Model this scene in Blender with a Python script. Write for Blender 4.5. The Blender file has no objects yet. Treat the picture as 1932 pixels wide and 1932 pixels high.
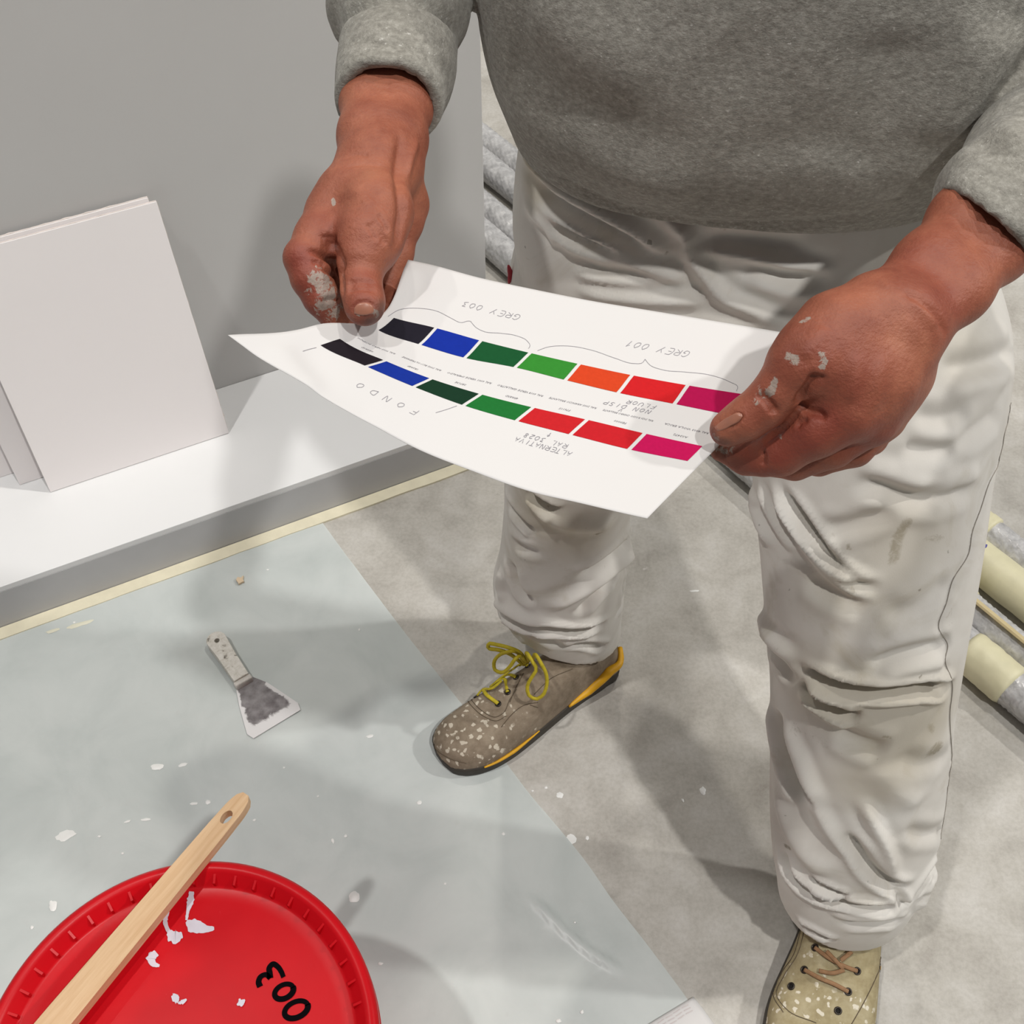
import bpy, bmesh, math, random
import numpy as np
from mathutils import Vector, noise as mnoise
from mathutils.bvhtree import BVHTree

random.seed(7); np.random.seed(7)
scene = bpy.context.scene
COL = scene.collection

# ---------------------------------------------------------------- camera
PITCH = math.radians(51.0); FPX = 2155.0; CAMH = 1.62
cam_data = bpy.data.cameras.new('camera'); cam = bpy.data.objects.new('camera', cam_data)
COL.objects.link(cam); scene.camera = cam
cam.location = (0, 0, CAMH); cam.rotation_euler = (math.pi/2 - PITCH, 0, 0)
cam_data.sensor_fit = 'HORIZONTAL'; cam_data.sensor_width = 36.0
cam_data.lens = FPX / 1932.0 * 36.0; cam_data.clip_start = 0.02

# ---------------------------------------------------------------- world and lamps of the hall
world = bpy.data.worlds.new('hall'); scene.world = world; world.use_nodes = True
wb = world.node_tree.nodes['Background']
wb.inputs[0].default_value = (0.93, 0.97, 1.0, 1); wb.inputs[1].default_value = 0.105

def spot(name, loc, aim, power, col, size=62, soft=0.07, blend=0.6):
    l = bpy.data.lights.new(name, 'SPOT'); o = bpy.data.objects.new(name, l); COL.objects.link(o)
    l.energy = power; l.color = col; l.spot_size = math.radians(size); l.spot_blend = blend
    l.shadow_soft_size = soft; o.location = loc
    o.rotation_euler = (Vector(aim) - Vector(loc)).to_track_quat('-Z', 'Y').to_euler()
    return o
WARM = (1.0, 0.95, 0.87); NEUT = (1.0, 0.98, 0.95)
spot('hall_spot', (6.2, 1.5, 6.0), (0.0, 0.9, 0.5), 820, NEUT, soft=0.13, size=64)
spot('hall_spot', (2.4, -2.4, 8.2), (-0.2, 1.1, 0.5), 1150, NEUT, soft=0.14, size=60)
spot('hall_spot', (-2.3, -0.5, 8.2), (-0.4, 1.0, 0.3), 760, NEUT, soft=0.13, size=60)
spot('hall_spot', (1.9, 2.5, 8.2), (0.0, 0.9, 0.5), 500, WARM, soft=0.12, size=60)
spot('hall_spot', (0.1, 5.4, 8.2), (0.1, 0.9, 0.4), 300, WARM, soft=0.12, size=60)
spot('hall_spot', (-3.6, 3.4, 8.2), (-0.1, 0.8, 0.3), 350, WARM, soft=0.12, size=60)

vs = scene.view_settings
vs.view_transform = 'Standard'; vs.look = 'None'; vs.gamma = 1.0; vs.use_curve_mapping = False
vs.exposure = -0.02

# ---------------------------------------------------------------- geometry helpers
FW = np.array([0, math.cos(PITCH), -math.sin(PITCH)]); UP = np.array([0, math.sin(PITCH), math.cos(PITCH)])
RT = np.array([1.0, 0, 0]); CAMP = np.array([0, 0, CAMH])
def ray(u, v): return FW + RT*(u-966)/FPX - UP*(v-966)/FPX
def D(u, v, d): return CAMP + ray(u, v)*d                     # a measured point at a depth
def Z(u, v, z):                                               # a measured point on a level
    r = ray(u, v); return CAMP + r*(z-CAMH)/r[2]
def A3(x): return np.asarray(x, dtype=float)
def unit(v): v = A3(v); return v/np.linalg.norm(v)

def lin(c):
    if isinstance(c, str):
        c = c.lstrip('#'); c = [int(c[i:i+2], 16)/255 for i in (0, 2, 4)]
    return tuple((x/12.92 if x <= 0.04045 else ((x+0.055)/1.055)**2.4) for x in c) + (1.0,)

def new_mesh(name, verts, faces):
    me = bpy.data.meshes.new(name)
    verts = np.asarray(verts, dtype=np.float32)
    if isinstance(faces, np.ndarray):
        n, k = faces.shape
        me.vertices.add(len(verts)); me.vertices.foreach_set('co', verts.ravel())
        me.loops.add(n*k); me.loops.foreach_set('vertex_index', faces.astype(np.int32).ravel())
        me.polygons.add(n)
        me.polygons.foreach_set('loop_start', np.arange(0, n*k, k, dtype=np.int32))
        me.polygons.foreach_set('loop_total', np.full(n, k, dtype=np.int32))
        me.update(calc_edges=True); me.validate()
    else:
        me.from_pydata([tuple(v) for v in verts.tolist()], [], [tuple(f) for f in faces]); me.update()
    return me
def link(name, me, mat=None, parent=None, smooth=True):
    o = bpy.data.objects.new(name, me); COL.objects.link(o)
    if mat is not None: me.materials.append(mat)
    if smooth and len(me.polygons): me.polygons.foreach_set('use_smooth', np.ones(len(me.polygons), dtype=bool))
    if parent is not None: o.parent = parent
    return o
def obj(name, verts, faces, mat, parent=None, smooth=True):
    """verts are in world space; the mesh is stored relative to its parent's world place"""
    off = wpos(parent) if parent is not None else np.zeros(3)
    return link(name, new_mesh(name, A3(verts) - off, faces), mat, parent, smooth)
def wpos(o):
    p = np.zeros(3)
    while o is not None: p = p + A3(o.location); o = o.parent
    return p
def tag(o, label, cat=None, group=None, kind=None):
    if label: o['label'] = label
    if cat: o['category'] = cat
    if group: o['group'] = group
    if kind: o['kind'] = kind
    return o
def thing(name, loc, label, cat, group=None):
    o = bpy.data.objects.new(name, None); COL.objects.link(o); o.location = tuple(loc); o.empty_display_size = 0.05
    return tag(o, label, cat, group)

def join(parts):
    V = []; Fc = []; n = 0
    for v, f in parts:
        V.append(A3(v)); Fc += [tuple(int(i)+n for i in q) for q in f]; n += len(v)
    return np.vstack(V), Fc
def box_vf(c, ex, ey, ez):
    """box with centre c and half-extent vectors"""
    c, ex, ey, ez = map(A3, (c, ex, ey, ez))
    v = [c+sx*ex+sy*ey+sz*ez for sz in (-1, 1) for sy in (-1, 1) for sx in (-1, 1)]
    f = [(0,2,3,1),(4,5,7,6),(0,1,5,4),(2,6,7,3),(0,4,6,2),(1,3,7,5)]
    return np.array(v), f
def bevel_obj(o, w, seg=2, angle=40):
    m = o.modifiers.new('bevel', 'BEVEL'); m.width = w; m.segments = seg; m.limit_method = 'ANGLE'; m.angle_limit = math.radians(angle)
    return o
def catmull(P, n):
    """resample a point list (k x d) with a centripetal-like cubic at n points, uniform in chord length"""
    P = A3(P); k = len(P)
    if k == 2: t = np.linspace(0, 1, n)[:, None]; return P[0]*(1-t)+P[1]*t
    s = np.r_[0, np.cumsum(np.linalg.norm(np.diff(P[:, :3], axis=0), axis=1)+1e-9)]
    return hermite(s, P, np.linspace(0, s[-1], n))
def hermite(s, P, q):
    s = A3(s); P = A3(P); q = A3(q); m = np.zeros_like(P); h = np.diff(s); dl = np.diff(P, axis=0)/h[:, None]
    m[1:-1] = (dl[:-1]*h[1:, None] + dl[1:]*h[:-1, None])/(h[1:]+h[:-1])[:, None]
    m[0] = dl[0]; m[-1] = dl[-1]
    i = np.clip(np.searchsorted(s, q, side='right')-1, 0, len(s)-2); t = ((q-s[i])/h[i])[:, None]; hh = h[i][:, None]
    return (2*t**3-3*t**2+1)*P[i]+(t**3-2*t**2+t)*hh*m[i]+(-2*t**3+3*t**2)*P[i+1]+(t**3-t**2)*hh*m[i+1]

def tube(P, r, n=8, flat=None, closed=False):
    """tube along points; flat=(normal list or vector, ratio) flattens it along that normal"""
    P = A3(P); k = len(P); r = np.broadcast_to(A3(r), (k,)); V = []
    T = np.gradient(P, axis=0) if not closed else np.roll(P, -1, 0)-np.roll(P, 1, 0)
    T /= np.linalg.norm(T, axis=1)[:, None]+1e-12
    nrm = None
    for i in range(k):
        if flat is not None:
            fn = A3(flat[0]); fn = fn if fn.ndim == 1 else fn[i]; a = fn - T[i]*(fn@T[i])
        else:
            a = nrm if nrm is not None else (np.array([0, 0, 1.]) if abs(T[i][2]) < .9 else np.array([1., 0, 0]))
            a = a - T[i]*(a@T[i])
        a = a/(np.linalg.norm(a)+1e-12); nrm = a; b = np.cross(T[i], a)
        ra = r[i]*(flat[1] if flat is not None else 1)
        for j in range(n):
            th = 2*math.pi*j/n; V.append(P[i]+a*ra*math.cos(th)+b*r[i]*math.sin(th))
    Fc = []
    for i in range(k if closed else k-1):
        i2 = (i+1) % k
        for j in range(n):
            j2 = (j+1) % n; Fc.append((i*n+j, i*n+j2, i2*n+j2, i2*n+j))
    if not closed: Fc += [tuple(range(n))[::-1], tuple(range((k-1)*n, k*n))]
    return np.array(V), Fc
def loft(rings, n=48, sub=6, raw_tail=(), power=2.0):
    """rings: (centre, axis1, axis2); smooth between; closed by caps; raw_tail rings are added unsmoothed"""
    R = np.array([np.r_[A3(c), A3(a), A3(b)] for c, a, b in rings])
    if sub > 1:
        s = np.r_[0, np.cumsum(np.linalg.norm(np.diff(R[:, :3], axis=0), axis=1)+1e-6)]
        q = np.concatenate([np.linspace(s[i], s[i+1], sub, endpoint=False) for i in range(len(s)-1)]+[[s[-1]]])
        R = hermite(s, R, q)
    R = list(R) + [np.r_[A3(c), A3(a), A3(b)] for c, a, b in raw_tail]
    th = np.arange(n)*2*math.pi/n; c, s_ = np.cos(th), np.sin(th); e = 2/power
    c = np.sign(c)*np.abs(c)**e; s_ = np.sign(s_)*np.abs(s_)**e
    V = np.vstack([r[:3]+c[:, None]*r[3:6]+s_[:, None]*r[6:9] for r in R]); k = len(R); Fc = []
    for i in range(k-1):
        for j in range(n):
            j2 = (j+1) % n; Fc.append((i*n+j, i*n+j2, (i+1)*n+j2, (i+1)*n+j))
    Fc += [tuple(range(n))[::-1], tuple(range((k-1)*n, k*n))]
    return V, Fc
def eval_mesh(o):
    dg = bpy.context.evaluated_depsgraph_get(); dg.update()
    me = bpy.data.meshes.new_from_object(o.evaluated_get(dg)); return me
def np_mesh(me):
    V = np.empty(len(me.vertices)*3, dtype=np.float32); me.vertices.foreach_get('co', V)
    Fc = [tuple(p.vertices) for p in me.polygons]
    return V.reshape(-1, 3).astype(float), Fc
def remesh(parts, voxel, smooth=4):
    V, Fc = join(parts); me = new_mesh('tmp', V, Fc); o = bpy.data.objects.new('tmp', me); COL.objects.link(o)
    bm = bmesh.new(); bm.from_mesh(me); bmesh.ops.recalc_face_normals(bm, faces=bm.faces[:]); bm.to_mesh(me); bm.free()
    m = o.modifiers.new('r', 'REMESH'); m.mode = 'VOXEL'; m.voxel_size = voxel; m.adaptivity = 0
    em = eval_mesh(o); V, Fc = np_mesh(em); Fc = np.array([f for f in Fc if len(f) == 4])
    bpy.data.objects.remove(o); bpy.data.meshes.remove(me); bpy.data.meshes.remove(em)
    return laplace(V, Fc, smooth), Fc
def edges_of(Fc):
    Fc = np.asarray(Fc); k = Fc.shape[1]
    E = np.vstack([Fc[:, [i, (i+1) % k]] for i in range(k)]); return np.unique(np.sort(E, axis=1), axis=0)
def laplace(V, Fc, it, lam=0.5, mu=-0.52):
    E = edges_of(Fc); n = len(V); cnt = np.bincount(E.ravel(), minlength=n)[:, None]+1e-9
    def avg(V):
        S = np.zeros_like(V)
        for c in range(3):
            S[:, c] = np.bincount(E[:, 0], V[E[:, 1], c], minlength=n)+np.bincount(E[:, 1], V[E[:, 0], c], minlength=n)
        return S/cnt
    for _ in range(it):
        V = V+lam*(avg(V)-V); V = V+mu*(avg(V)-V)
    return V
def normals(V, Fc):
    Fc = np.asarray(Fc); a, b, c = V[Fc[:, 0]], V[Fc[:, 1]], V[Fc[:, 2]]
    d = V[Fc[:, 3]] if Fc.shape[1] == 4 else a
    N = np.cross(c-a, d-b) if Fc.shape[1] == 4 else np.cross(b-a, c-a)
    VN = np.zeros_like(V)
    for k in range(Fc.shape[1]):
        for ax in range(3): VN[:, ax] += np.bincount(Fc[:, k], N[:, ax], minlength=len(V))
    return VN/(np.linalg.norm(VN, axis=1)[:, None]+1e-12)
class Surf:
    """ray lookups on a mesh: find where a measured line lies on a body"""
    def __init__(s, V, Fc):
        s.t = BVHTree.FromPolygons([tuple(v) for v in V.tolist()], [tuple(int(i) for i in f) for f in Fc])
    def hit(s, u, v):
        d = ray(u, v); r = s.t.ray_cast(Vector(CAMP), Vector(unit(d)))
        if r[0] is None:
            best = None
            for k in range(1, 40):
                for a in range(12):
                    uu = u+2*k*math.cos(a*math.pi/6); vv = v+2*k*math.sin(a*math.pi/6)
                    r = s.t.ray_cast(Vector(CAMP), Vector(unit(ray(uu, vv))))
                    if r[0] is not None: return A3(r[0]), A3(r[1])
            return None
        n = A3(r[1]); n = n if n@d < 0 else -n
        return A3(r[0]), n
    def line(s, pts, n=None, lift=0.0):
        if n: pts = catmull(np.c_[A3(pts), np.zeros(len(pts))], n)[:, :2]
        H = [h for h in (s.hit(u, v) for u, v in pts) if h is not None]
        P = A3([h[0] for h in H]); N = A3([h[1] for h in H])
        return P+N*lift, N
def seg_dist(V, P):
    """distance of vertices to a polyline and the relative position along it"""
    best = np.full(len(V), 9.0); pos = np.zeros(len(V)); L = np.r_[0, np.cumsum(np.linalg.norm(np.diff(P, axis=0), axis=1))]
    for i in range(len(P)-1):
        a, b = P[i], P[i+1]; ab = b-a; t = np.clip(((V-a)@ab)/(ab@ab+1e-15), 0, 1)
        d = np.linalg.norm(V-(a+t[:, None]*ab), axis=1); m = d < best
        best[m] = d[m]; pos[m] = (L[i]+t[m]*(L[i+1]-L[i]))/(L[-1]+1e-12)
    return best, pos
def fold(V, N, P, amp, w, kind='v'):
    """push a crease ('v'), ridge ('r') along the 3D line P into vertices, tapering at its ends"""
    lo = P.min(0)-4*w; hi = P.max(0)+4*w; idx = np.where(((V > lo) & (V < hi)).all(1))[0]
    if not len(idx): return
    d, s = seg_dist(V[idx], P); tp = np.clip(np.minimum(s, 1-s)/0.22, 0, 1); tp = tp*tp*(3-2*tp)
    if kind == 'v': h = -np.exp(-(d/w)**2)+0.38*np.exp(-((d-2.0*w)/(0.9*w))**2)
    elif kind == 'r': h = np.exp(-(d/w)**2)-0.25*np.exp(-((d-2.0*w)/w)**2)
    else: h = -np.exp(-(d/w)**2)
    V[idx] += N[idx]*(amp*tp*h)[:, None]
def surface_nets(Fd, o, h):
    S = Fd < 0; n = np.array(S.shape)
    c = np.zeros(n-1, dtype=np.int8)
    offs = [(a, b, d) for a in (0, 1) for b in (0, 1) for d in (0, 1)]
    sl = lambda a, m: slice(a, m-1+a)
    for a, b, d in offs: c += S[sl(a, n[0]), sl(b, n[1]), sl(d, n[2])]
    I = np.argwhere((c > 0) & (c < 8)); idx = np.full(n-1, -1, dtype=np.int64); idx[tuple(I.T)] = np.arange(len(I))
    acc = np.zeros((len(I), 3)); cnt = np.zeros(len(I))
    for ax in range(3):
        e = np.zeros(3, int); e[ax] = 1; others = [k for k in range(3) if k != ax]
        for p in (0, 1):
            for q in (0, 1):
                of = np.zeros(3, int); of[others[0]] = p; of[others[1]] = q
                fa = Fd[tuple((I+of).T)]; fb = Fd[tuple((I+of+e).T)]; m = (fa < 0) != (fb < 0)
                t = fa[m]/(fa[m]-fb[m]); pt = np.tile(of.astype(float), (m.sum(), 1)); pt[:, ax] += t
                acc[m] += pt; cnt[m] += 1
    V = A3(o)+(I+acc/cnt[:, None])*h
    Q = []
    for ax in range(3):
        e = np.zeros(3, int); e[ax] = 1; a1, a2 = (ax+1) % 3, (ax+2) % 3
        s0 = [slice(None)]*3; s1 = [slice(None)]*3; s0[ax] = slice(0, -1); s1[ax] = slice(1, None)
        X = S[tuple(s0)] != S[tuple(s1)]
        J = np.argwhere(X); J = J[(J[:, a1] > 0) & (J[:, a2] > 0) & (J[:, a1] < n[a1]-1) & (J[:, a2] < n[a2]-1)]
        if not len(J): continue
        e1 = np.zeros(3, int); e1[a1] = 1; e2 = np.zeros(3, int); e2[a2] = 1
        q = np.stack([idx[tuple((J-e1-e2).T)], idx[tuple((J-e2).T)], idx[tuple(J.T)], idx[tuple((J-e1).T)]], 1)
        fl = ~S[tuple(J.T)]; q[fl] = q[fl][:, ::-1]; Q.append(q)
    Q = np.vstack(Q); Q = Q[(Q >= 0).all(1)]
    return V, Q
class Field:
    """soft union of round cones and ellipsoids on a grid"""
    def __init__(s, lo, hi, h):
        s.lo = A3(lo); s.h = h; s.n = np.ceil((A3(hi)-s.lo)/h).astype(int)+1
        s.F = np.full(s.n, 0.05, dtype=np.float32)
    def sub(s, lo, hi):
        a = np.clip(np.floor((lo-s.lo)/s.h).astype(int), 0, s.n-1); b = np.clip(np.ceil((hi-s.lo)/s.h).astype(int)+1, 1, s.n)
        sl = tuple(slice(x, y) for x, y in zip(a, b))
        g = np.meshgrid(*[s.lo[k]+np.arange(a[k], b[k])*s.h for k in range(3)], indexing='ij')
        return sl, np.stack(g, -1)
    def smin(s, sl, d, k):
        f = s.F[sl]
        if k <= 0: s.F[sl] = np.minimum(f, d); return
        hh = np.maximum(k-np.abs(f-d), 0)/k; s.F[sl] = np.minimum(f, d)-hh*hh*k*0.25
    def cone(s, a, b, ra, rb, k=0.006):
        a, b = A3(a), A3(b); r = max(ra, rb)+k+2*s.h
        sl, X = s.sub(np.minimum(a, b)-r, np.maximum(a, b)+r); ab = b-a
        t = np.clip(((X-a)@ab)/(ab@ab), 0, 1); d = np.linalg.norm(X-a-t[..., None]*ab, axis=-1)-(ra+(rb-ra)*t)
        s.smin(sl, d, k)
    def chain(s, pts, k=0.006):
        for (p, r), (q, r2) in zip(pts[:-1], pts[1:]): s.cone(p, q, r, r2, k)
    def ell(s, c, ax, k=0.006):
        """ax: three half-axis vectors"""
        c = A3(c); ax = [A3(a) for a in ax]; L = [np.linalg.norm(a) for a in ax]; r = max(L)+k+2*s.h
        sl, X = s.sub(c-r, c+r); q = np.stack([((X-c)@a)/(l*l) for a, l in zip(ax, L)], -1)
        q2 = np.linalg.norm(q, axis=-1); g = np.linalg.norm(np.stack([q[..., i]/L[i] for i in range(3)], -1), axis=-1)+1e-9
        s.smin(sl, q2*(q2-1)/g, k)
    def mesh(s, it=2):
        V, Q = surface_nets(s.F, s.lo, s.h); return laplace(V, Q, it), Q

# ---------------------------------------------------------------- materials
def node_mat(name):
    m = bpy.data.materials.new(name); m.use_nodes = True; nt = m.node_tree; return m, nt, nt.nodes['Principled BSDF']
class NT:
    def __init__(s, nt): s.nt = nt
    def n(s, typ, **kw):
        x = s.nt.nodes.new(typ)
        for k, v in kw.items():
            if k.startswith('i_'):
                key = k[2:]; key = int(key) if key.isdigit() else key.replace('_', ' ')
                x.inputs[key].default_value = v
            else: setattr(x, k, v)
        return x
    def l(s, a, b): s.nt.links.new(a, b)
    def co(s, which='Object'): return s.n('ShaderNodeTexCoord').outputs[which]
    def noise(s, scale, detail=3, rough=0.55, vec=None, dist=0.0):
        x = s.n('ShaderNodeTexNoise'); x.inputs['Scale'].default_value = scale; x.inputs['Detail'].default_value = detail
        x.inputs['Roughness'].default_value = rough; x.inputs['Distortion'].default_value = dist
        s.l(vec if vec is not None else s.co(), x.inputs['Vector']); return x.outputs['Fac']
    def ramp(s, fac, stops, interp='LINEAR'):
        x = s.n('ShaderNodeValToRGB'); cr = x.color_ramp; cr.interpolation = interp
        while len(cr.elements) < len(stops): cr.elements.new(0.5)
        for e, (p, c) in zip(cr.elements, stops):
            e.position = p; e.color = c if not np.isscalar(c) else (c, c, c, 1)
        s.l(fac, x.inputs['Fac']); return x.outputs['Color']
    def mix(s, fac, a, b, mode='MIX'):
        x = s.n('ShaderNodeMix', data_type='RGBA', blend_type=mode)
        for val, sock in ((fac, x.inputs[0]), (a, x.inputs[6]), (b, x.inputs[7])):
            if hasattr(val, 'is_output'): s.l(val, sock)
            else: sock.default_value = val
        return x.outputs[2]
    def math(s, op, a, b=0.5):
        x = s.n('ShaderNodeMath', operation=op)
        for val, sock in ((a, x.inputs[0]), (b, x.inputs[1])):
            if hasattr(val, 'is_output'): s.l(val, sock)
            else: sock.default_value = val
        return x.outputs[0]
    def attr(s, name): return s.n('ShaderNodeAttribute', attribute_name=name).outputs['Fac']
    def bump(s, h, strength, dist, bsdf):
        b = s.n('ShaderNodeBump'); b.inputs['Strength'].default_value = strength; b.inputs['Distance'].default_value = dist
        s.l(h, b.inputs['Height']); s.l(b.outputs[0], bsdf.inputs['Normal'])
def flat_mat(name, col, rough=0.6, metal=0.0, vary=0.06, scale=30, bump=0.0, bscale=200, spec=0.5):
    m, nt, b = node_mat(name); g = NT(nt); c = lin(col) if isinstance(col, str) else tuple(col)
    if vary:
        f = g.noise(scale, 4); lo = tuple(x*(1-vary) for x in c[:3])+(1,); hi = tuple(min(1, x*(1+vary)) for x in c[:3])+(1,)
        g.l(g.ramp(f, [(0.3, lo), (0.7, hi)]), b.inputs['Base Color'])
    else: b.inputs['Base Color'].default_value = c
    b.inputs['Roughness'].default_value = rough; b.inputs['Metallic'].default_value = metal
    b.inputs['Specular IOR Level'].default_value = spec
    if bump: g.bump(g.noise(bscale, 3), bump, 0.002, b)
    return m
# ================================================================ setting
def mat_concrete():
    m, nt, b = node_mat('concrete'); g = NT(nt); v = g.co()
    big = g.noise(2.2, 5, 0.6, v, 0.6); mid = g.noise(11, 6, 0.65, v, 0.3); fine = g.noise(160, 3, 0.6, v)
    c = g.ramp(big, [(0.3, lin('#aca79e')), (0.52, lin('#bcb8b0')), (0.72, lin('#c8c5bf'))])
    c = g.mix(0.55, c, g.ramp(mid, [(0.3, lin('#928c84')), (0.5, lin('#b8b4ac')), (0.68, lin('#cfccc7'))]))
    c = g.mix(0.12, c, g.ramp(fine, [(0.35, lin('#6f6b66')), (0.6, lin('#c8c6c2'))]))
    sp = g.ramp(g.noise(45, 2, 0.5, v), [(0.74, 0.0), (0.77, 1.0)]); c = g.mix(sp, c, lin('#c6c3be'))
    dk = g.ramp(g.noise(23, 4, 0.7, v, 1.0), [(0.70, 0.0), (0.78, 0.5)]); c = g.mix(dk, c, lin('#75706a'))
    g.l(c, b.inputs['Base Color']); b.inputs['Roughness'].default_value = 0.62
    b.inputs['Specular IOR Level'].default_value = 0.3
    g.bump(g.noise(60, 5, 0.6, v), 0.12, 0.003, b); return m
M_CONC = mat_concrete()
gx, gy = 12, 12
fv = [(-6, -4, 0), (8, -4, 0), (8, 12, 0), (-6, 12, 0), (-6, -4, -0.1), (8, -4, -0.1), (8, 12, -0.1), (-6, 12, -0.1)]
floor = obj('floor', fv, [(0,1,2,3),(7,6,5,4),(0,4,5,1),(1,5,6,2),(2,6,7,3),(3,7,4,0)], M_CONC, smooth=False)
tag(floor, 'pale grey trowelled concrete floor', kind='structure')

WD = unit([0.899, 0.438, 0]); WN = np.array([WD[1], -WD[0], 0])      # along the wall, out of the wall
LEDGE = 0.10
E0 = Z(918, 571, LEDGE)                                              # right end of the wall at ledge level
W0 = np.array([E0[0], E0[1], 0])
def wpt(s, n, z): return W0 + WD*s + WN*n + np.array([0, 0, z])      # s along (0 at right end), n out from the wall
M_WALL = flat_mat('grey_wall_paint', '#cdccca', 0.55, vary=0.015, scale=3, bump=0.03, bscale=300, spec=0.3)
v, f = box_vf(wpt(-1.6, -0.05, 1.25), WD*1.6, WN*0.05, (0, 0, 1.25))
wall = bevel_obj(obj('wall_left', v, f, M_WALL, smooth=False), 0.0015)
tag(wall, 'smooth grey painted partition wall behind the white boards', kind='structure')
M_LEDGE = flat_mat('white_ledge_paint', '#e4e4e4', 0.35, vary=0.012, scale=5, spec=0.4)
M_FRONT = flat_mat('grey_plinth_paint', '#bcbcbd', 0.5, vary=0.04, scale=9, bump=0.05, bscale=150, spec=0.3)
pl_d = float((Z(400, 968, LEDGE)-W0)@WN)
plinth = thing('low_plinth', wpt(-1.6, pl_d/2, 0), 'long low plinth with a white top and grey front below the wall', 'plinth')
tp = 0.012
v, f = box_vf(wpt(-1.6, pl_d/2, LEDGE-tp/2), WD*1.6, WN*(pl_d/2-0.0005), (0, 0, tp/2)); bevel_obj(obj('top_board', v, f, M_LEDGE, plinth, False), 0.001)['label'] = 'white painted top board'
v, f = box_vf(wpt(-1.6, pl_d-0.009, (LEDGE-tp)/2), WD*1.6, WN*0.009, (0, 0, (LEDGE-tp)/2)); obj('front_panel', v, f, M_FRONT, plinth, False)['label'] = 'grey painted front face'
v, f = box_vf(wpt(-0.009, (pl_d-0.018)/2+0.0005, (LEDGE-tp)/2), WD*0.009, WN*((pl_d-0.018)/2-0.001), (0, 0, (LEDGE-tp)/2)); obj('end_panel', v, f, M_FRONT, plinth, False)

# masking tape along the plinth foot
M_TAPE = flat_mat('masking_tape', '#ddd6bd', 0.6, vary=0.05, scale=40, bump=0.1, bscale=250)
def strip(s0, s1, n0, n1, z, rag, k=90, seed=1):
    rnd = random.Random(seed); V = []; Fc = []
    for i in range(k+1):
        s = s0+(s1-s0)*i/k; w = n1+rag*(mnoise.noise((s*14, seed, 0))*0.7+mnoise.noise((s*50, seed, 3))*0.3)
        for n, dz in ((n0, 0), (n0, z), (w, z), (w, 0)): V.append(wpt(s, n, 0.0034+dz-(0.0032 if dz == 0 else 0)))
    for i in range(k):
        for j in range(4):
            a = i*4+j; b_ = i*4+(j+1) % 4; Fc.append((a, b_, b_+4, a+4))
    Fc += [(0, 1, 2, 3), (k*4+3, k*4+2, k*4+1, k*4)]
    return V, Fc
tape_w = float((Z(700, 955, 0)-W0)@WN)-pl_d
v, f = strip(-3.1, 0.1, pl_d+0.001, pl_d+tape_w, 0.0008, 0.002, 140, 3)
tape = obj('masking_tape', v, f, M_TAPE, smooth=False)
tag(tape, 'cream masking tape strip along the foot of the low plinth', 'tape')

# ---------------------------------------------------------------- plastic sheet
def mat_film():
    m, nt, b = node_mat('plastic_film'); g = NT(nt); v = g.co()
    c = g.ramp(g.noise(7, 5, 0.6, v, 0.5), [(0.3, lin('#cdd4d2')), (0.5, lin('#d8dedc')), (0.7, lin('#e0e5e3'))])
    smear = g.ramp(g.noise(26, 4, 0.7, v, 1.2), [(0.6, 0.0), (0.75, 0.35)]); c = g.mix(smear, c, lin('#d3d5d3'))
    g.l(c, b.inputs['Base Color']); b.inputs['Roughness'].default_value = 0.32; b.inputs['Specular IOR Level'].default_value = 0.35
    g.bump(g.noise(38, 3, 0.5, v), 0.10, 0.003, b)
    tr = g.n('ShaderNodeBsdfTransparent'); tr.inputs[0].default_value = (0.93, 0.96, 0.96, 1)
    mx = g.n('ShaderNodeMixShader'); mx.inputs[0].default_value = 0.74
    g.l(tr.outputs[0], mx.inputs[1]); g.l(b.outputs[0], mx.inputs[2]); g.l(mx.outputs[0], nt.nodes['Material Output'].inputs['Surface'])
    return m
M_FILM = mat_film()
edge_px = [(598, 972), (640, 1030), (700, 1110), (770, 1202), (840, 1290), (905, 1372), (960, 1447), (1010, 1512), (1060, 1570), (1110, 1633), (1160, 1705), (1215, 1775), (1262, 1838), (1300, 1890), (1340, 1950), (1440, 2090)]
ep = catmull([Z(u, v_, 0) for u, v_ in edge_px], 70)
NX = 110; VV = []; FF = []
for i, e in enumerate(ep):
    # the far end of each row lies along the plinth direction, to the left
    s_here = (e-W0)@WD; n_here = (e-W0)@WN
    for j in range(NX+1):
        t = (j/NX)**1.0; s = s_here+(-3.0-s_here)*t
        p = wpt(s, n_here, 0.0)
        zz = 0.0016+0.0010*(mnoise.noise((s*5, n_here*5, 2))+0.4*mnoise.noise((s*17, n_here*17, 5)))+0.0006
        if j == 0: zz = 0.0012+0.0018*max(0, mnoise.noise((n_here*22, 1, 7)))
        p[2] = max(zz, 0.0008); VV.append(p)
VV = A3(VV)
for i in range(len(ep)-1):
    for j in range(NX):
        a = i*(NX+1)+j; FF.append((a, a+NX+1, a+NX+2, a+1))
FF = np.array(FF); nrm = np.tile([0, 0, 1.0], (len(VV), 1))
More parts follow.
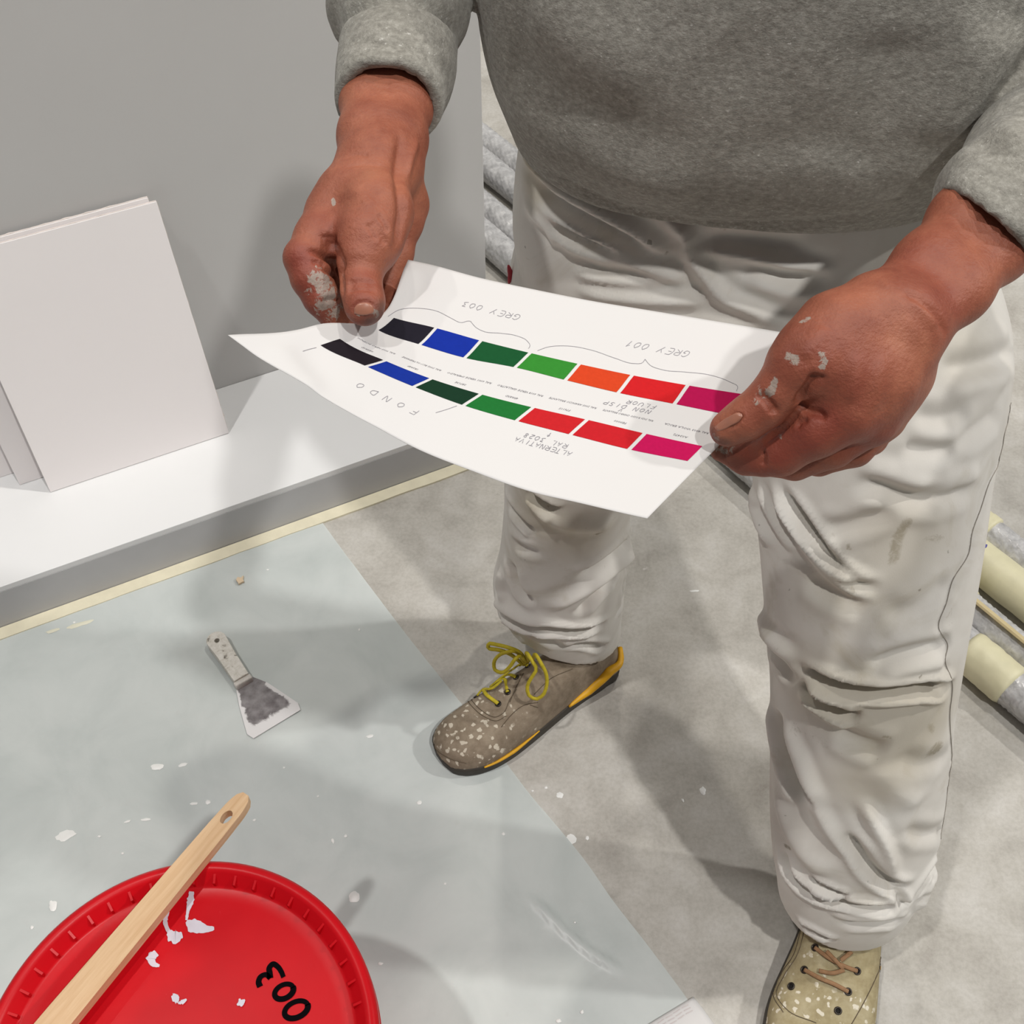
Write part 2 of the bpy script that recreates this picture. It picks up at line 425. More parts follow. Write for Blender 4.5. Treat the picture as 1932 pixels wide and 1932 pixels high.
# a sharp crease standing up in the film and a couple of faint ones
# refine the film near its visible creases by building it twice as dense there
def refine(V, Q, lines, w):
    me = new_mesh('t', V, Q); bm = bmesh.new(); bm.from_mesh(me)
    P = np.vstack(lines)
    for _ in range(2):
        bm.edges.ensure_lookup_table()
        es = []
        C = A3([((e.verts[0].co+e.verts[1].co)/2)[:] for e in bm.edges])
        d = np.full(len(C), 9.0)
        for L in lines: d = np.minimum(d, seg_dist(C, L)[0])
        es = [e for e, k in zip(bm.edges, d) if k < w and e.calc_length() > 0.004]
        bmesh.ops.subdivide_edges(bm, edges=es, cuts=1, use_grid_fill=True)
    bmesh.ops.triangulate(bm, faces=bm.faces[:]); bm.to_mesh(me); bm.free()
    r = np_mesh(me); bpy.data.meshes.remove(me); return r[0], np.array(r[1])
crs = [[(985, 1683), (1010, 1702), (1060, 1752), (1110, 1795), (1160, 1825), (1195, 1840)], [(60, 1340), (130, 1480), (160, 1580), (185, 1680)]]
crl = [A3([Z(u, v_, 0.0016) for u, v_ in c]) for c in crs]
VV, FF = refine(VV, FF, crl, 0.02)
nrm = np.tile([0, 0, 1.0], (len(VV), 1))
fold(VV, nrm, crl[0], 0.005, 0.006, 'r'); fold(VV, nrm, crl[1], 0.0018, 0.004, 'r')
VV[:, 2] = np.maximum(VV[:, 2], 0.0009)
film = obj('plastic_sheet', VV, FF, M_FILM)
tag(film, 'hazy translucent plastic sheet taped over the floor beside the low plinth', 'plastic sheet')

# dried paint drips
M_DRIP = flat_mat('white_paint', '#e9e9e6', 0.4, vary=0.03, scale=60)
def splat(name, u, v_, w, h, z, parent, mat=M_DRIP, seed=0, ang=0.0, n=18, th=0.0012):
    c = Z(u, v_, z); sc = (c-CAMP)@FW/FPX; V = [c+[0, 0, th]]; rnd = random.Random(seed*31+int(u))
    ph = rnd.random()*9
    for ring, zz in ((0.6, th*0.9), (1.0, 0.0)):
        for k in range(n):
            a = 2*math.pi*k/n; r = (0.82+0.3*mnoise.noise((math.cos(a)*1.6+ph, math.sin(a)*1.6, seed)))*ring
            x, y = math.cos(a)*r*w*sc/2, math.sin(a)*r*h*sc/2*1.2
            V.append(c+[x*math.cos(ang)-y*math.sin(ang), x*math.sin(ang)+y*math.cos(ang), zz])
    Fc = [(0, 1+k, 1+(k+1) % n) for k in range(n)]+[(1+k, 1+n+k, 1+n+(k+1) % n, 1+(k+1) % n) for k in range(n)]
    return obj(name, V, Fc, mat, parent)
drips = [(124, 1576, 44, 20, .35), (668, 1692, 26, 20, 0), (100, 1709, 18, 22, .4), (296, 1447, 30, 14, .1), (345, 1443, 22, 8, .3), (366, 1516, 18, 6, .1), (392, 1513, 12, 9, 0), (275, 1546, 24, 6, .1), (240, 1550, 14, 5, .3),
         (187, 1578, 8, 5, 0), (231, 1610, 7, 5, 0), (697, 1389, 16, 8, .2), (791, 1514, 12, 8, 0), (60, 1750, 8, 7, 0), (480, 1547, 8, 5, .4), (652, 1577, 8, 6, 0), (600, 1502, 5, 4, 0), (628, 1586, 7, 10, .3), (840, 1667, 6, 5, 0),
         (950, 1573, 8, 6, 0), (1098, 1909, 8, 8, 0), (1054, 1926, 12, 8, 0), (718, 1818, 12, 6, 0), (1085, 1740, 6, 4, 0), (150, 1178, 60, 10, .35), (100, 1190, 30, 8, .35), (536, 1448, 6, 4, 0), (140, 1174, 6, 4, 0), (505, 1075, 7, 4, 0), (678, 1188, 5, 5, 0)]
M_PUTTY = flat_mat('pale_putty', '#d9d6c2', 0.6, vary=0.04, scale=40)
for i, (u, v_, w, h, a) in enumerate(drips):
    splat('paint_drip', u, v_, w, h, 0.0026, film, M_PUTTY if v_ in (1178, 1190) else M_DRIP, i, a, th=0.0010)
for i, (u, v_, w, h, a) in enumerate([(1056, 1500, 17, 12, .2), (1077, 1583, 24, 22, .5), (1108, 1581, 9, 8, 0), (1030, 1486, 8, 6, 0), (1310, 1115, 24, 5, .1), (1480, 1343, 20, 8, 0), (1326, 1492, 14, 16, 0), (1005, 1492, 6, 4, 0), (1288, 1510, 6, 8, .4)]):
    splat('paint_fleck', u, v_, w, h, 0.0003, floor, M_DRIP, i+50, a, th=0.0008)
chip_v = [Z(u, v_, 0.003) for u, v_ in [(446, 1096), (449, 1091), (455, 1092), (460, 1088), (459, 1095), (461, 1099), (456, 1101), (451, 1104), (449, 1100)]]
chip_c = np.mean(chip_v, 0)
V = list(chip_v)+[p+[0, 0, 0.004] for p in chip_v]; n = len(chip_v)
chip = obj('plaster_chip', V, [tuple(range(n))[::-1], tuple(range(n, 2*n))]+[(k, (k+1) % n, n+(k+1) % n, n+k) for k in range(n)], flat_mat('chip', '#d8c2a4', 0.8), smooth=False)
tag(chip, 'tiny beige chip lying on the plastic sheet above the putty knife', 'chip')

# ---------------------------------------------------------------- foam boards leaning on the wall
M_BOARD = flat_mat('foam_board', '#f3eeed', 0.5, vary=0.01, scale=4, spec=0.3)
M_TORN = flat_mat('torn_edge', '#d8cec9', 0.8, vary=0.12, scale=70)
def board(name, s0, s1, n_bot, n_top, hgt, thick, label, seed, ragged=True):
    """a sheet standing on the ledge at n_bot from the wall, its top at n_top"""
    up = unit(WN*(n_top-n_bot)+np.array([0, 0, math.sqrt(hgt**2-(n_top-n_bot)**2)])); nr = np.cross(up, WD); nr = nr if nr@WN > 0 else -nr
    base = wpt((s0+s1)/2, n_bot, LEDGE)
    t = thing(name, base, label, 'board', 'white foam boards leaning on the wall')
    v, f = box_vf(base+up*hgt/2+nr*thick/2+np.array([0, 0, abs(nr[2])*0]), WD*(s1-s0)/2, up*hgt/2, nr*thick/2)
    bevel_obj(obj('panel', v, f, M_BOARD, t, False), 0.0008)
    # torn paper burr along the top and right edges
    V = []; Fc = []
    rnd = random.Random(seed)
    if ragged:
        for (a, b_, out) in ((base+up*hgt+WD*(s0-s1)/2, base+up*hgt+WD*(s1-s0)/2, up), (base+WD*(s1-s0)/2+up*0.01, base+WD*(s1-s0)/2+up*hgt, WD)):
            k = 60; st = len(V)
            for i in range(k+1):
                p = a+(b_-a)*i/k; r = 0.0005+0.0016*max(0, mnoise.noise((i*0.35, seed, 1)))+(0.004*max(0, mnoise.noise((i*0.9, seed, 9))-0.35))
                V += [p+nr*0.0004, p+out*r+nr*0.0004, p+out*r+nr*thick*0.8, p+nr*thick*0.8]
            for i in range(k):
                for j in range(4): Fc.append((st+i*4+j, st+i*4+(j+1) % 4, st+i*4+4+(j+1) % 4, st+i*4+4+j))
        obj('torn_edge', V, Fc, M_TORN, t, False)
    return t
def sn(u, v_): p = Z(u, v_, LEDGE)-W0; return float(p@WD), float(p@WN)
sL, nL = sn(95, 928); sR, nR = sn(430, 813); nb = (nL+nR)/2
def on_wall(u, v_, n):
    r = ray(u, v_); t = (n-((CAMP-W0)@WN))/(r@WN); p = CAMP+r*t; return float((p-W0)@WD), float(p[2])
sT, zT = on_wall(290, 383, 0.022)
print('board', sL, sR, nb, sT, zT)
h1 = math.hypot(zT-LEDGE, nb-0.022)
board('foam_board', sL, sR, nb, 0.014, h1, 0.005, 'front white board leaning on the grey wall', 1)
sA, nA = sn(38, 918); sB, zB = on_wall(277, 375, 0.012)
board('foam_board', sA, sB+0.002, nA-0.008, 0.006, math.hypot(zB-LEDGE, nA-0.014), 0.005, 'white board with a torn top edge, directly behind the front one', 2)
board('foam_board', sA-0.14, sA+0.06, nA-0.040, 0.001, 0.30, 0.004, 'shorter white board at the back of the leaning stack', 5, False)
# ================================================================ putty knife
def frame_pts(c, ax, ay, az): return lambda x, y, z: A3(c)+A3(ax)*x+A3(ay)*y+A3(az)*z
def curve_solid(outline, holes, half, bevel, to_world):
    """a flat outline (with holes) given depth and a rounded edge"""
    cu = bpy.data.curves.new('c', 'CURVE'); cu.dimensions = '2D'; cu.fill_mode = 'BOTH'; cu.extrude = half
    for loop in [outline]+list(holes):
        sp = cu.splines.new('POLY'); sp.points.add(len(loop)-1); sp.use_cyclic_u = True
        for p, (x, y) in zip(sp.points, loop): p.co = (x, y, 0, 1)
    o = bpy.data.objects.new('c', cu); COL.objects.link(o); me = eval_mesh(o)
    bm = bmesh.new(); bm.from_mesh(me); bmesh.ops.remove_doubles(bm, verts=bm.verts[:], dist=1e-5); bmesh.ops.dissolve_limit(bm, angle_limit=0.01, verts=bm.verts[:], edges=bm.edges[:]); bmesh.ops.recalc_face_normals(bm, faces=bm.faces[:]); bm.to_mesh(me); bm.free(); V, Fc = np_mesh(me)
    bpy.data.objects.remove(o); bpy.data.meshes.remove(me)
    return A3([to_world(*p) for p in V]), Fc
def mat_speckle(name, base, stops, scale=90, rough=0.6):
    m, nt, b = node_mat(name); g = NT(nt); v = g.co(); c = lin(base)
    f = g.noise(scale, 5, 0.7, v, 0.4)
    g.l(g.ramp(f, stops), b.inputs['Base Color']); b.inputs['Roughness'].default_value = rough
    g.bump(f, 0.3, 0.002, b); return m
M_KHAND = mat_speckle('spattered_handle', '#d8d3c8', [(0.0, lin('#8b8378')), (0.33, lin('#6d665c')), (0.40, lin('#cfcabf')), (0.55, lin('#dedad2')), (0.72, lin('#ece8e0'))], 95)
M_BLADE = None
def mat_blade():
    m, nt, b = node_mat('smeared_steel'); g = NT(nt); v = g.co(); mp = g.n('ShaderNodeMapping'); mp.inputs['Scale'].default_value = (1, 1, 1); g.l(v, mp.inputs[0])
    f = g.noise(48, 5, 0.7, v, 1.0); e = g.attr('paint')
    s = g.math('ADD', g.math('MULTIPLY', f, 0.75), g.math('MULTIPLY', e, 0.72))
    pm = g.ramp(s, [(0.60, 0.0), (0.72, 1.0)])
    steel = g.ramp(g.noise(70, 3, 0.5, v), [(0.3, lin('#6d6769')), (0.7, lin('#9b9798'))])
    g.l(g.mix(pm, steel, lin('#dcdada')), b.inputs['Base Color'])
    inv = g.math('SUBTRACT', 1.0, pm); g.l(g.math('MULTIPLY', inv, 0.55), b.inputs['Metallic']); b.inputs['Roughness'].default_value = 0.42
    return m
M_BLADE = mat_blade()
kz = 0.013
kA = Z(402, 1200, kz); kB = Z(457, 1283, kz); kx = unit(kB-kA); ky = np.cross([0, 0, 1], kx)
knife = thing('putty_knife', [*(Z(450, 1290, 0)[:2]), 0.003], 'paint-crusted putty knife lying flat on the plastic sheet', 'putty knife')
L = float(np.linalg.norm(kB-kA)); px = L/ math.hypot(55, 83)
W = lambda x, y, z: kA+kx*x+ky*y+np.array([0, 0, z])
hw = 0.0165
out = []
for t in np.linspace(math.pi/2, 3*math.pi/2, 14): out.append((hw*0.95+hw*0.95*math.cos(t), hw*math.sin(t)))
out += [(L*0.45, -hw*0.86), (L*0.85, -hw*0.80), (L, -hw*0.78), (L, hw*0.78), (L*0.85, hw*0.80), (L*0.45, hw*0.86)]
hole = [(0.018+0.0042*math.cos(a), 0.0042*math.sin(a)) for a in np.linspace(0, 2*math.pi, 14, endpoint=False)]
v, f = curve_solid(out, [hole], 0.0095, 0.005, W); h = bevel_obj(obj('handle', v, f, M_KHAND, knife, False), 0.004, 3, 50); h['label'] = 'handle crusted with dried white and dark paint'
v, f = box_vf(W(L+0.004, 0, -0.001), kx*0.0045, ky*hw*0.92, (0, 0, 0.0072)); bevel_obj(obj('ferrule', v, f, flat_mat('ferrule_paint', '#cfcac3', 0.5, vary=0.15, scale=120), knife), 0.002)
bl = [Z(u, v_, 0.006) for u, v_ in [(444, 1291), (477, 1277), (505, 1288), (562, 1326), (567, 1339), (478, 1393), (466, 1385), (452, 1335), (447, 1310)]]
def blade_mesh():
    poly = A3(bl); c = poly.mean(0); V = []; Fc = []; n = 0
    bm = bmesh.new(); vs_ = [bm.verts.new(p) for p in poly]; fc = bm.faces.new(vs_)
    bmesh.ops.triangulate(bm, faces=[fc]); bmesh.ops.subdivide_edges(bm, edges=bm.edges[:], cuts=5, use_grid_fill=True)
    r = bmesh.ops.extrude_face_region(bm, geom=bm.faces[:])
    for x in r['geom']:
        if isinstance(x, bmesh.types.BMVert): x.co.z -= 0.0012
    bmesh.ops.triangulate(bm, faces=bm.faces[:]); bmesh.ops.recalc_face_normals(bm, faces=bm.faces[:])
    me = bpy.data.meshes.new('b'); bm.to_mesh(me); bm.free(); return np_mesh(me)
v, f = blade_mesh()
bo = obj('blade', v, f, M_BLADE, knife, False); bo['label'] = 'grey steel blade smeared with white filler'
edge = A3([bl[4], bl[5]]); d, _ = seg_dist(v, edge); d2, _ = seg_dist(v, A3([bl[0], bl[8], bl[7], bl[6]])); d3, _ = seg_dist(v, A3([bl[2], bl[3]]))
at = bo.data.attributes.new('paint', 'FLOAT', 'POINT')
at.data.foreach_set('value', np.clip(np.maximum.reduce([1.0-d/0.032, 0.8-d2/0.0022, 0.8-d3/0.0022]), 0, 1).astype(np.float32))

# ================================================================ red tub with lid
BH = 0.38; BR = 0.203; BC = np.array([-0.337, 0.299, 0.0025])
def mat_red(name, col):
    m, nt, b = node_mat(name); g = NT(nt); v = g.co()
    c = g.ramp(g.noise(9, 4, 0.6, v, 0.5), [(0.3, lin(col)), (0.7, tuple(min(1, x*1.12) for x in lin(col)[:3])+(1,))])
    sc = g.ramp(g.noise(55, 3, 0.7, v, 2.0), [(0.70, 0.0), (0.78, 0.28)]); c = g.mix(sc, c, lin('#d8484c'))
    g.l(c, b.inputs['Base Color']); b.inputs['Roughness'].default_value = 0.36; b.inputs['Specular IOR Level'].default_value = 0.25
    g.bump(g.noise(120, 2, 0.5, v), 0.05, 0.002, b); return m
M_RED = mat_red('red_plastic', '#c20a17')
tub = thing('paint_tub', BC, 'large round red plastic paint tub with its lid on, marked 003', 'tub')
def lathe(profile, n=96, c=BC, closed=False):
    V = []; Fc = []
    for r, z in profile:
        for k in range(n):
            a = 2*math.pi*k/n; V.append(A3(c)+[r*math.cos(a), r*math.sin(a), z])
    m = len(profile)
    for i in range(m-1 if not closed else m):
        i2 = (i+1) % m
        for k in range(n): Fc.append((i*n+k, i*n+(k+1) % n, i2*n+(k+1) % n, i2*n+k))
    if not closed: Fc += [tuple(range(n))[::-1], tuple(range((m-1)*n, m*n))]
    return A3(V), Fc
v, f = lathe([(BR*0.80, 0.0015), (BR*0.82, 0.001), (BR*0.84, 0.02), (BR*0.90, 0.22), (BR*0.945, BH-0.040), (BR*0.945, BH-0.034)]); obj('tub_body', v, f, M_RED, tub)
LR = BH-0.018        # level of the recessed lid panel
prof = [(0.001, LR), (BR*0.40, LR+0.0006), (BR*0.80, LR+0.0004), (BR*0.868, LR), (BR*0.880, LR+0.0012), (BR*0.888, LR+0.003), (BR*0.93, BH-0.003), (BR*0.945, BH), (BR*0.965, BH+0.001), (BR*0.985, BH-0.001), (BR, BH-0.005), (BR*1.002, BH-0.012), (BR*0.992, BH-0.014), (BR*0.992, BH-0.022), (BR*1.003, BH-0.024), (BR*1.003, BH-0.031), (BR*0.985, BH-0.032), (BR*0.955, BH-0.030), (BR*0.955, BH-0.024), (BR*0.6, LR-0.004), (0.001, LR-0.004)]
v, f = lathe(prof, 128); lid = obj('lid', v, f, M_RED, tub); lid['label'] = 'red lid with a raised ribbed rim'
nr_ = 50
v0, f0 = box_vf((0, 0, 0), (BR*0.024, 0, 0), (0, 0.0013, 0), (0, 0, 0.0072))
v0[:, 2] += np.where(v0[:, 0] < 0, -0.0045, 0.0)*(v0[:, 2] > 0)
rib_me = new_mesh('rib', v0, f0); rib_me.materials.append(M_RED)
for k in range(nr_):
    a = 2*math.pi*k/nr_+0.03; o = bpy.data.objects.new('rib', rib_me); COL.objects.link(o); o.parent = lid
    o.location = (BR*0.905*math.cos(a), BR*0.905*math.sin(a), LR+0.0072); o.rotation_euler = (0, 0, a)
# marker digits 003 and paint smears on the lid panel
M_INK = flat_mat('black_marker', '#0b090c', 0.9, vary=0, spec=0.05)
LZ = LR+0.0008+BC[2]
def ribbon(P, w, N, lift=0.0003, taper=False):
    P = A3(P); N = A3(N) if A3(N).ndim == 2 else np.tile(A3(N), (len(P), 1)); T = np.gradient(P, axis=0); T /= np.linalg.norm(T, axis=1)[:, None]+1e-12
    S = np.cross(T, N); S /= np.linalg.norm(S, axis=1)[:, None]+1e-12; ww = np.broadcast_to(A3(w), (len(P),))[:, None]/2
    V = np.empty((2*len(P), 3)); V[0::2] = P-S*ww+N*lift; V[1::2] = P+S*ww+N*lift
    return V, [(2*i, 2*i+1, 2*i+3, 2*i+2) for i in range(len(P)-1)]
def lid_stroke(pts, w=0.0042, n=40):
    q = catmull([Z(u, v_, LZ) for u, v_ in pts], n); return ribbon(q, w*np.linspace(1.1, 0.85, n), (0, 0, 1), 0.0004)
def ell_px(cx, cy, a, b_, ang, n=30, gap=0.0):
    return [(cx+a*math.cos(t)*math.cos(ang)-b_*math.sin(t)*math.sin(ang), cy+a*math.cos(t)*math.sin(ang)+b_*math.sin(t)*math.cos(ang)) for t in np.linspace(gap, 2*math.pi+0.12, n)]
for nm, pts in (('digit_three', [(491, 1862), (488, 1853), (492, 1843), (501, 1839), (510, 1846)]), ('digit_three_stroke', [(510, 1846), (509, 1836), (508, 1827), (515, 1819), (524, 1824), (531, 1834), (535, 1844)]),
                ('digit_zero', ell_px(536, 1871, 19, 12.5, -0.5)), ('digit_zero', ell_px(559, 1905, 23.5, 14.5, -0.45))):
    v, f = lid_stroke(pts, 0.0058, 60); obj(nm, v, f, M_INK, lid, False)
M_SMEAR = flat_mat('smeared_paint', '#d5d0da', 0.4, vary=0.05, scale=80)
for i, (pts, w) in enumerate([([(362, 1682), (360, 1700), (355, 1718), (352, 1736)], [0.006, 0.009, 0.004, 0.003]), ([(352, 1738), (362, 1744), (375, 1748), (390, 1752), (404, 1751)], [0.004, 0.018, 0.016, 0.009, 0.004]),
                              ([(318, 1720), (312, 1737), (316, 1752), (322, 1762)], [0.003, 0.006, 0.005, 0.006]), ([(319, 1758), (328, 1766), (344, 1763)], [0.008, 0.018, 0.006]),
                              ([(296, 1798), (286, 1808), (290, 1818), (301, 1822)], [0.008, 0.012, 0.008, 0.003]), ([(324, 1884), (331, 1882), (337, 1879)], [0.006, 0.014, 0.004]),
                              ([(336, 1893), (344, 1890), (352, 1885)], [0.002, 0.006, 0.002]), ([(447, 1896), (454, 1892), (462, 1886)], [0.002, 0.008, 0.002]), ([(452, 1884), (454, 1892), (456, 1899)], [0.002, 0.005, 0.002])]):
    q = catmull(np.c_[A3(pts), np.zeros(len(pts))], 16)[:, :2]; ww = np.interp(np.linspace(0, 1, 16), np.linspace(0, 1, len(w)), w)/2/0.00060
    ww = ww*(1+0.5*np.array([mnoise.noise((k*0.9, i, 0)) for k in range(16)])); T = np.gradient(q, axis=0); T /= np.linalg.norm(T, axis=1)[:, None]; Nn = np.c_[-T[:, 1], T[:, 0]]
    top = [Z(*(p+n_*a), LZ+0.0004+0.00015*i) for p, n_, a in zip(q, Nn, ww)]; bot = [Z(*(p-n_*a*0.8), LZ+0.0004+0.00015*i) for p, n_, a in zip(q, Nn, ww)]
    obj('paint_smear', top+bot, [(k, k+1, 16+k+1, 16+k) for k in range(15)], M_SMEAR, lid, False)

# ================================================================ paintbrush across the lid
def mat_wood():
    m, nt, b = node_mat('raw_beech'); g = NT(nt); mp = g.n('ShaderNodeMapping'); mp.vector_type = 'TEXTURE'; bd = Z(70, 1975, 0.39)-Z(466, 1503, 0.39); mp.inputs['Rotation'].default_value = (0, 0, math.atan2(bd[1], bd[0])); mp.inputs['Scale'].default_value = (0.33, 0.022, 0.022); g.l(g.co(), mp.inputs[0])
    c = g.ramp(g.noise(4, 4, 0.6, mp.outputs[0], 0.3), [(0.3, lin('#cda57c')), (0.55, lin('#d8b48c')), (0.75, lin('#dfbf99'))])
    fl = g.ramp(g.noise(120, 2, 0.5, mp.outputs[0]), [(0.66, 0.0), (0.72, 0.5)]); c = g.mix(fl, c, lin('#b78e66'))
    g.l(c, b.inputs['Base Color']); b.inputs['Roughness'].default_value = 0.5; return m
M_WOOD = mat_wood()
BZ = BH+0.0125
brush = thing('paint_brush', [*Z(250, 1760, BH)[:2], BH], 'paintbrush with a pale wooden handle lying across the red lid', 'paintbrush')
t0 = Z(466, 1503, BZ); t1 = Z(70, 1975, BZ); bx_ = unit(t1-t0); by_ = np.cross([0, 0, 1], bx_)
BW = lambda x, y, z: t0+bx_*x+by_*y+np.array([0, 0, z])
Lh = float(np.linalg.norm(t1-t0))+0.03
stn = [(0.0, 0.004), (0.004, 0.0075), (0.015, 0.0105), (0.035, 0.0118), (0.08, 0.0128), (0.14, 0.0138), (0.22, 0.0150), (0.30, 0.0160), (Lh, 0.0150)]
qx = np.linspace(0, Lh, 60); qw = hermite([a for a, _ in stn], A3([[b] for _, b in stn]), qx)[:, 0]
outl = [(x, w) for x, w in zip(qx, qw)]+[(x, -w) for x, w in zip(qx[::-1], qw[::-1])]
hc = float((Z(424, 1543, BZ)-t0)@bx_)
hole = [(hc+0.0085*math.cos(a), 0.0055*math.sin(a)) for a in np.linspace(0, 2*math.pi, 20, endpoint=False)]
v, f = curve_solid(outl, [hole], 0.0075, 0.0035, BW); bevel_obj(obj('handle', v, f, M_WOOD, brush, False), 0.003, 3, 50)['label'] = 'pale bare wood handle with a hanging hole'
v, f = box_vf(BW(Lh+0.02, 0, 0), bx_*0.022, by_*0.019, (0, 0, 0.0085)); bevel_obj(obj('ferrule', v, f, flat_mat('tin', '#b9b9b6', 0.3, 0.9), brush), 0.003)
v, f = box_vf(BW(Lh+0.068, 0, 0), bx_*0.028, by_*0.021, (0, 0, 0.0078)); bevel_obj(obj('bristles', v, f, flat_mat('bristle', '#4c443c', 0.8, vary=0.3, scale=200), brush), 0.004)

# ================================================================ paper slip at the lower edge
sl_c = [Z(u, v_, 0.006) for u, v_ in [(1309, 1880), (1349, 1935), (1240, 2010), (1200, 1948)]]
M_PAPER = flat_mat('white_paper', '#d2d0cf', 0.65, vary=0.008, scale=6, spec=0.25)
sl = thing('paper_slip', np.mean([Z(u, v_, 0) for u, v_ in [(1309, 1880), (1349, 1935), (1240, 2010), (1200, 1948)]], 0)+[0, 0, 0.004], 'small white printed paper slip on the plastic sheet edge', 'paper slip')
N_ = 10; V = []
for i in range(N_+1):
    for j in range(N_+1):
        a, b_ = i/N_, j/N_; p = (sl_c[0]*(1-a)+sl_c[1]*a)*(1-b_)+(sl_c[3]*(1-a)+sl_c[2]*a)*b_; p = p+[0, 0, 0.003*math.sin(a*2.5+b_*2)-0.0015]; V.append(p)
V = A3(V); Fq = [(i*(N_+1)+j, i*(N_+1)+j+1, (i+1)*(N_+1)+j+1, (i+1)*(N_+1)+j) for i in range(N_) for j in range(N_)]
slo = obj('sheet', V, Fq, M_PAPER, sl); sm_ = slo.modifiers.new('s', 'SOLIDIFY'); sm_.thickness = 0.0006; sm_.offset = -1
M_FAINT = flat_mat('faint_print', '#c9c0bf', 0.7, vary=0)
for k in range(4):
    b0 = 0.14+0.14*k
    def slp(a, b_): return (sl_c[0]*(1-a)+sl_c[1]*a)*(1-b_)+(sl_c[3]*(1-a)+sl_c[2]*a)*b_+[0, 0, 0.003*math.sin(a*2.5+b_*2)-0.0010]
    for w0, w1 in ((0.10, 0.17), (0.20, 0.24), (0.30, 0.36)):
        v, f = ribbon([slp(w0 if k % 2 else w0+0.02, b0), slp(w0+0.01, b0+0.06), slp(w0+0.005, b0+0.11)], 0.0012, (0, 0, 1), 0.0006); obj('print_line', v, f, M_FAINT, sl)

# ================================================================ long wrapped rolls on the floor behind
def mat_bubble():
    m, nt, b = node_mat('bubble_wrap'); g = NT(nt); v = g.co()
    c = g.ramp(g.noise(60, 4, 0.6, v, 0.5), [(0.3, lin('#a9a8a8')), (0.55, lin('#c6c5c5')), (0.75, lin('#dedddc'))])
    g.l(c, b.inputs['Base Color']); b.inputs['Roughness'].default_value = 0.25; b.inputs['Specular IOR Level'].default_value = 0.6; return m
M_BUB = mat_bubble(); M_YTAPE = flat_mat('yellowed_tape', '#e0dab8', 0.5, vary=0.06, scale=30, bump=0.15, bscale=60); M_LATH = flat_mat('lath_wood', '#d9c79b', 0.6, vary=0.06, scale=30)
rd_a = Z(912, 262, 0.035); rd_b = Z(1932, 1060, 0.035); RD = rd_b-rd_a; RD[2] = 0; RD = unit(RD); RS = np.cross([0, 0, 1], RD)     # RS points away from the camera side
def roll(px_u, px_v, r, a0, a1, label, bands, seed, zlift=0.0):
    """a roll whose axis passes the measured point; a0,a1 metres along it; bands of tape (from, to)"""
    c = Z(px_u, px_v, r+zlift); k0 = c+RD*a0; base = k0+RD*(a1-a0)/2; base[2] = 0
    t = thing('wrapped_roll', base, label, 'roll', 'long rolls wrapped in bubble film on the floor')
    n, m = 56, int((a1-a0)/0.0045); V = np.empty((m+1, n, 3)); pit = 0.0115
    th = np.arange(n)*2*math.pi/n; side = RS; up = np.array([0, 0, 1.0])
    for i in range(m+1):
        x = (a1-a0)*i/m; y = th*r; row = np.floor(x/(pit*0.87)); fx = (x/(pit*0.87)) % 1-0.5
        fy = (y/pit+0.5*(row % 2)) % 1-0.5; q = np.sqrt((fx*0.87)**2+fy**2)
        b_ = 0.0026*np.sqrt(np.clip(1-(q/0.46)**2, 0, 1))
        lump = np.array([0.004*mnoise.noise((x*9, math.cos(a)*1.5, math.sin(a)*1.5+seed)) for a in th[::4]]); lump = np.interp(np.arange(n), np.arange(0, n, 4), lump, period=n)
        b_ = b_*(0.5+0.5*np.array(lump > -0.0012))
        rr = r-0.003+b_+lump*0.5
        V[i] = k0+RD*x+side*(np.cos(th)*rr)[:, None]+up*(np.sin(th)*rr)[:, None]
    V[..., 2] = np.maximum(V[..., 2], 0.0005)
    idx = np.arange(n); Fq = np.vstack([np.stack([i*n+idx, i*n+(idx+1) % n, (i+1)*n+(idx+1) % n, (i+1)*n+idx], 1) for i in range(m)])
    obj('bubble_film', V.reshape(-1, 3), Fq, M_BUB, t)
    for e in (k0, k0+RD*(a1-a0)):
        vv, ff = tube([e-RD*0.004, e+RD*0.004], [r*0.9, r*0.9], 24); obj('core_end', vv, ff, flat_mat('card', '#b9a888', 0.8), t)
    for b0, b1 in bands:
        P = [k0+RD*x for x in np.linspace(b0-a0, b1-a0, 14)]
        rr = [r+0.0022+0.0014*mnoise.noise((x*3.1, seed, 2)) for x in range(14)]; rr[0] -= 0.002; rr[-1] -= 0.002
        vv, ff = tube(P, rr, 40); vc = np.repeat(A3(P), 40, axis=0); wv = np.array([mnoise.noise((x*70, y*70, z*70))+0.6*mnoise.noise((x*25, y*25, z*25)) for x, y, z in vv]); vv = vc+(vv-vc)*(1+0.035*wv)[:, None]; vv[:, 2] = np.maximum(vv[:, 2], 0.0006); obj('tape_band', vv, ff, M_YTAPE, t)
    return t
R1 = 0.031
roll(1895, 1030, R1, -1.75, 0.7, 'bubble wrapped roll farthest back on the floor', [(-0.075, -0.03)], 1)
roll2 = roll(1888, 1090, R1+0.002, -1.78, 0.7, 'wrapped roll with a long cream paper band and a blue pen mark', [(-0.10, 0.30)], 2)
roll(1878, 1192, R1, -1.72, 0.7, 'bubble wrapped roll lying along the thin wooden lath', [(-0.13, -0.06)], 3)
roll(1866, 1260, R1+0.003, -1.70, 0.7, 'nearest bubble wrapped roll with a short cream tape band', [(-0.045, 0.045), (-1.72, -1.56)], 4)
la = Z(1826, 1121, 0.0655); lb = la+RD*0.7
v, f = box_vf((la+lb)/2, RD*0.35, unit(RS*0.8+np.array([0, 0, -0.6]))*0.009, unit(RS*0.6+np.array([0, 0, 0.8]))*0.0025)
lath = bevel_obj(obj('wooden_lath', v, f, M_LATH, smooth=False), 0.0008); tag(lath, 'thin pale wooden lath resting on a bubble wrapped roll', 'lath')
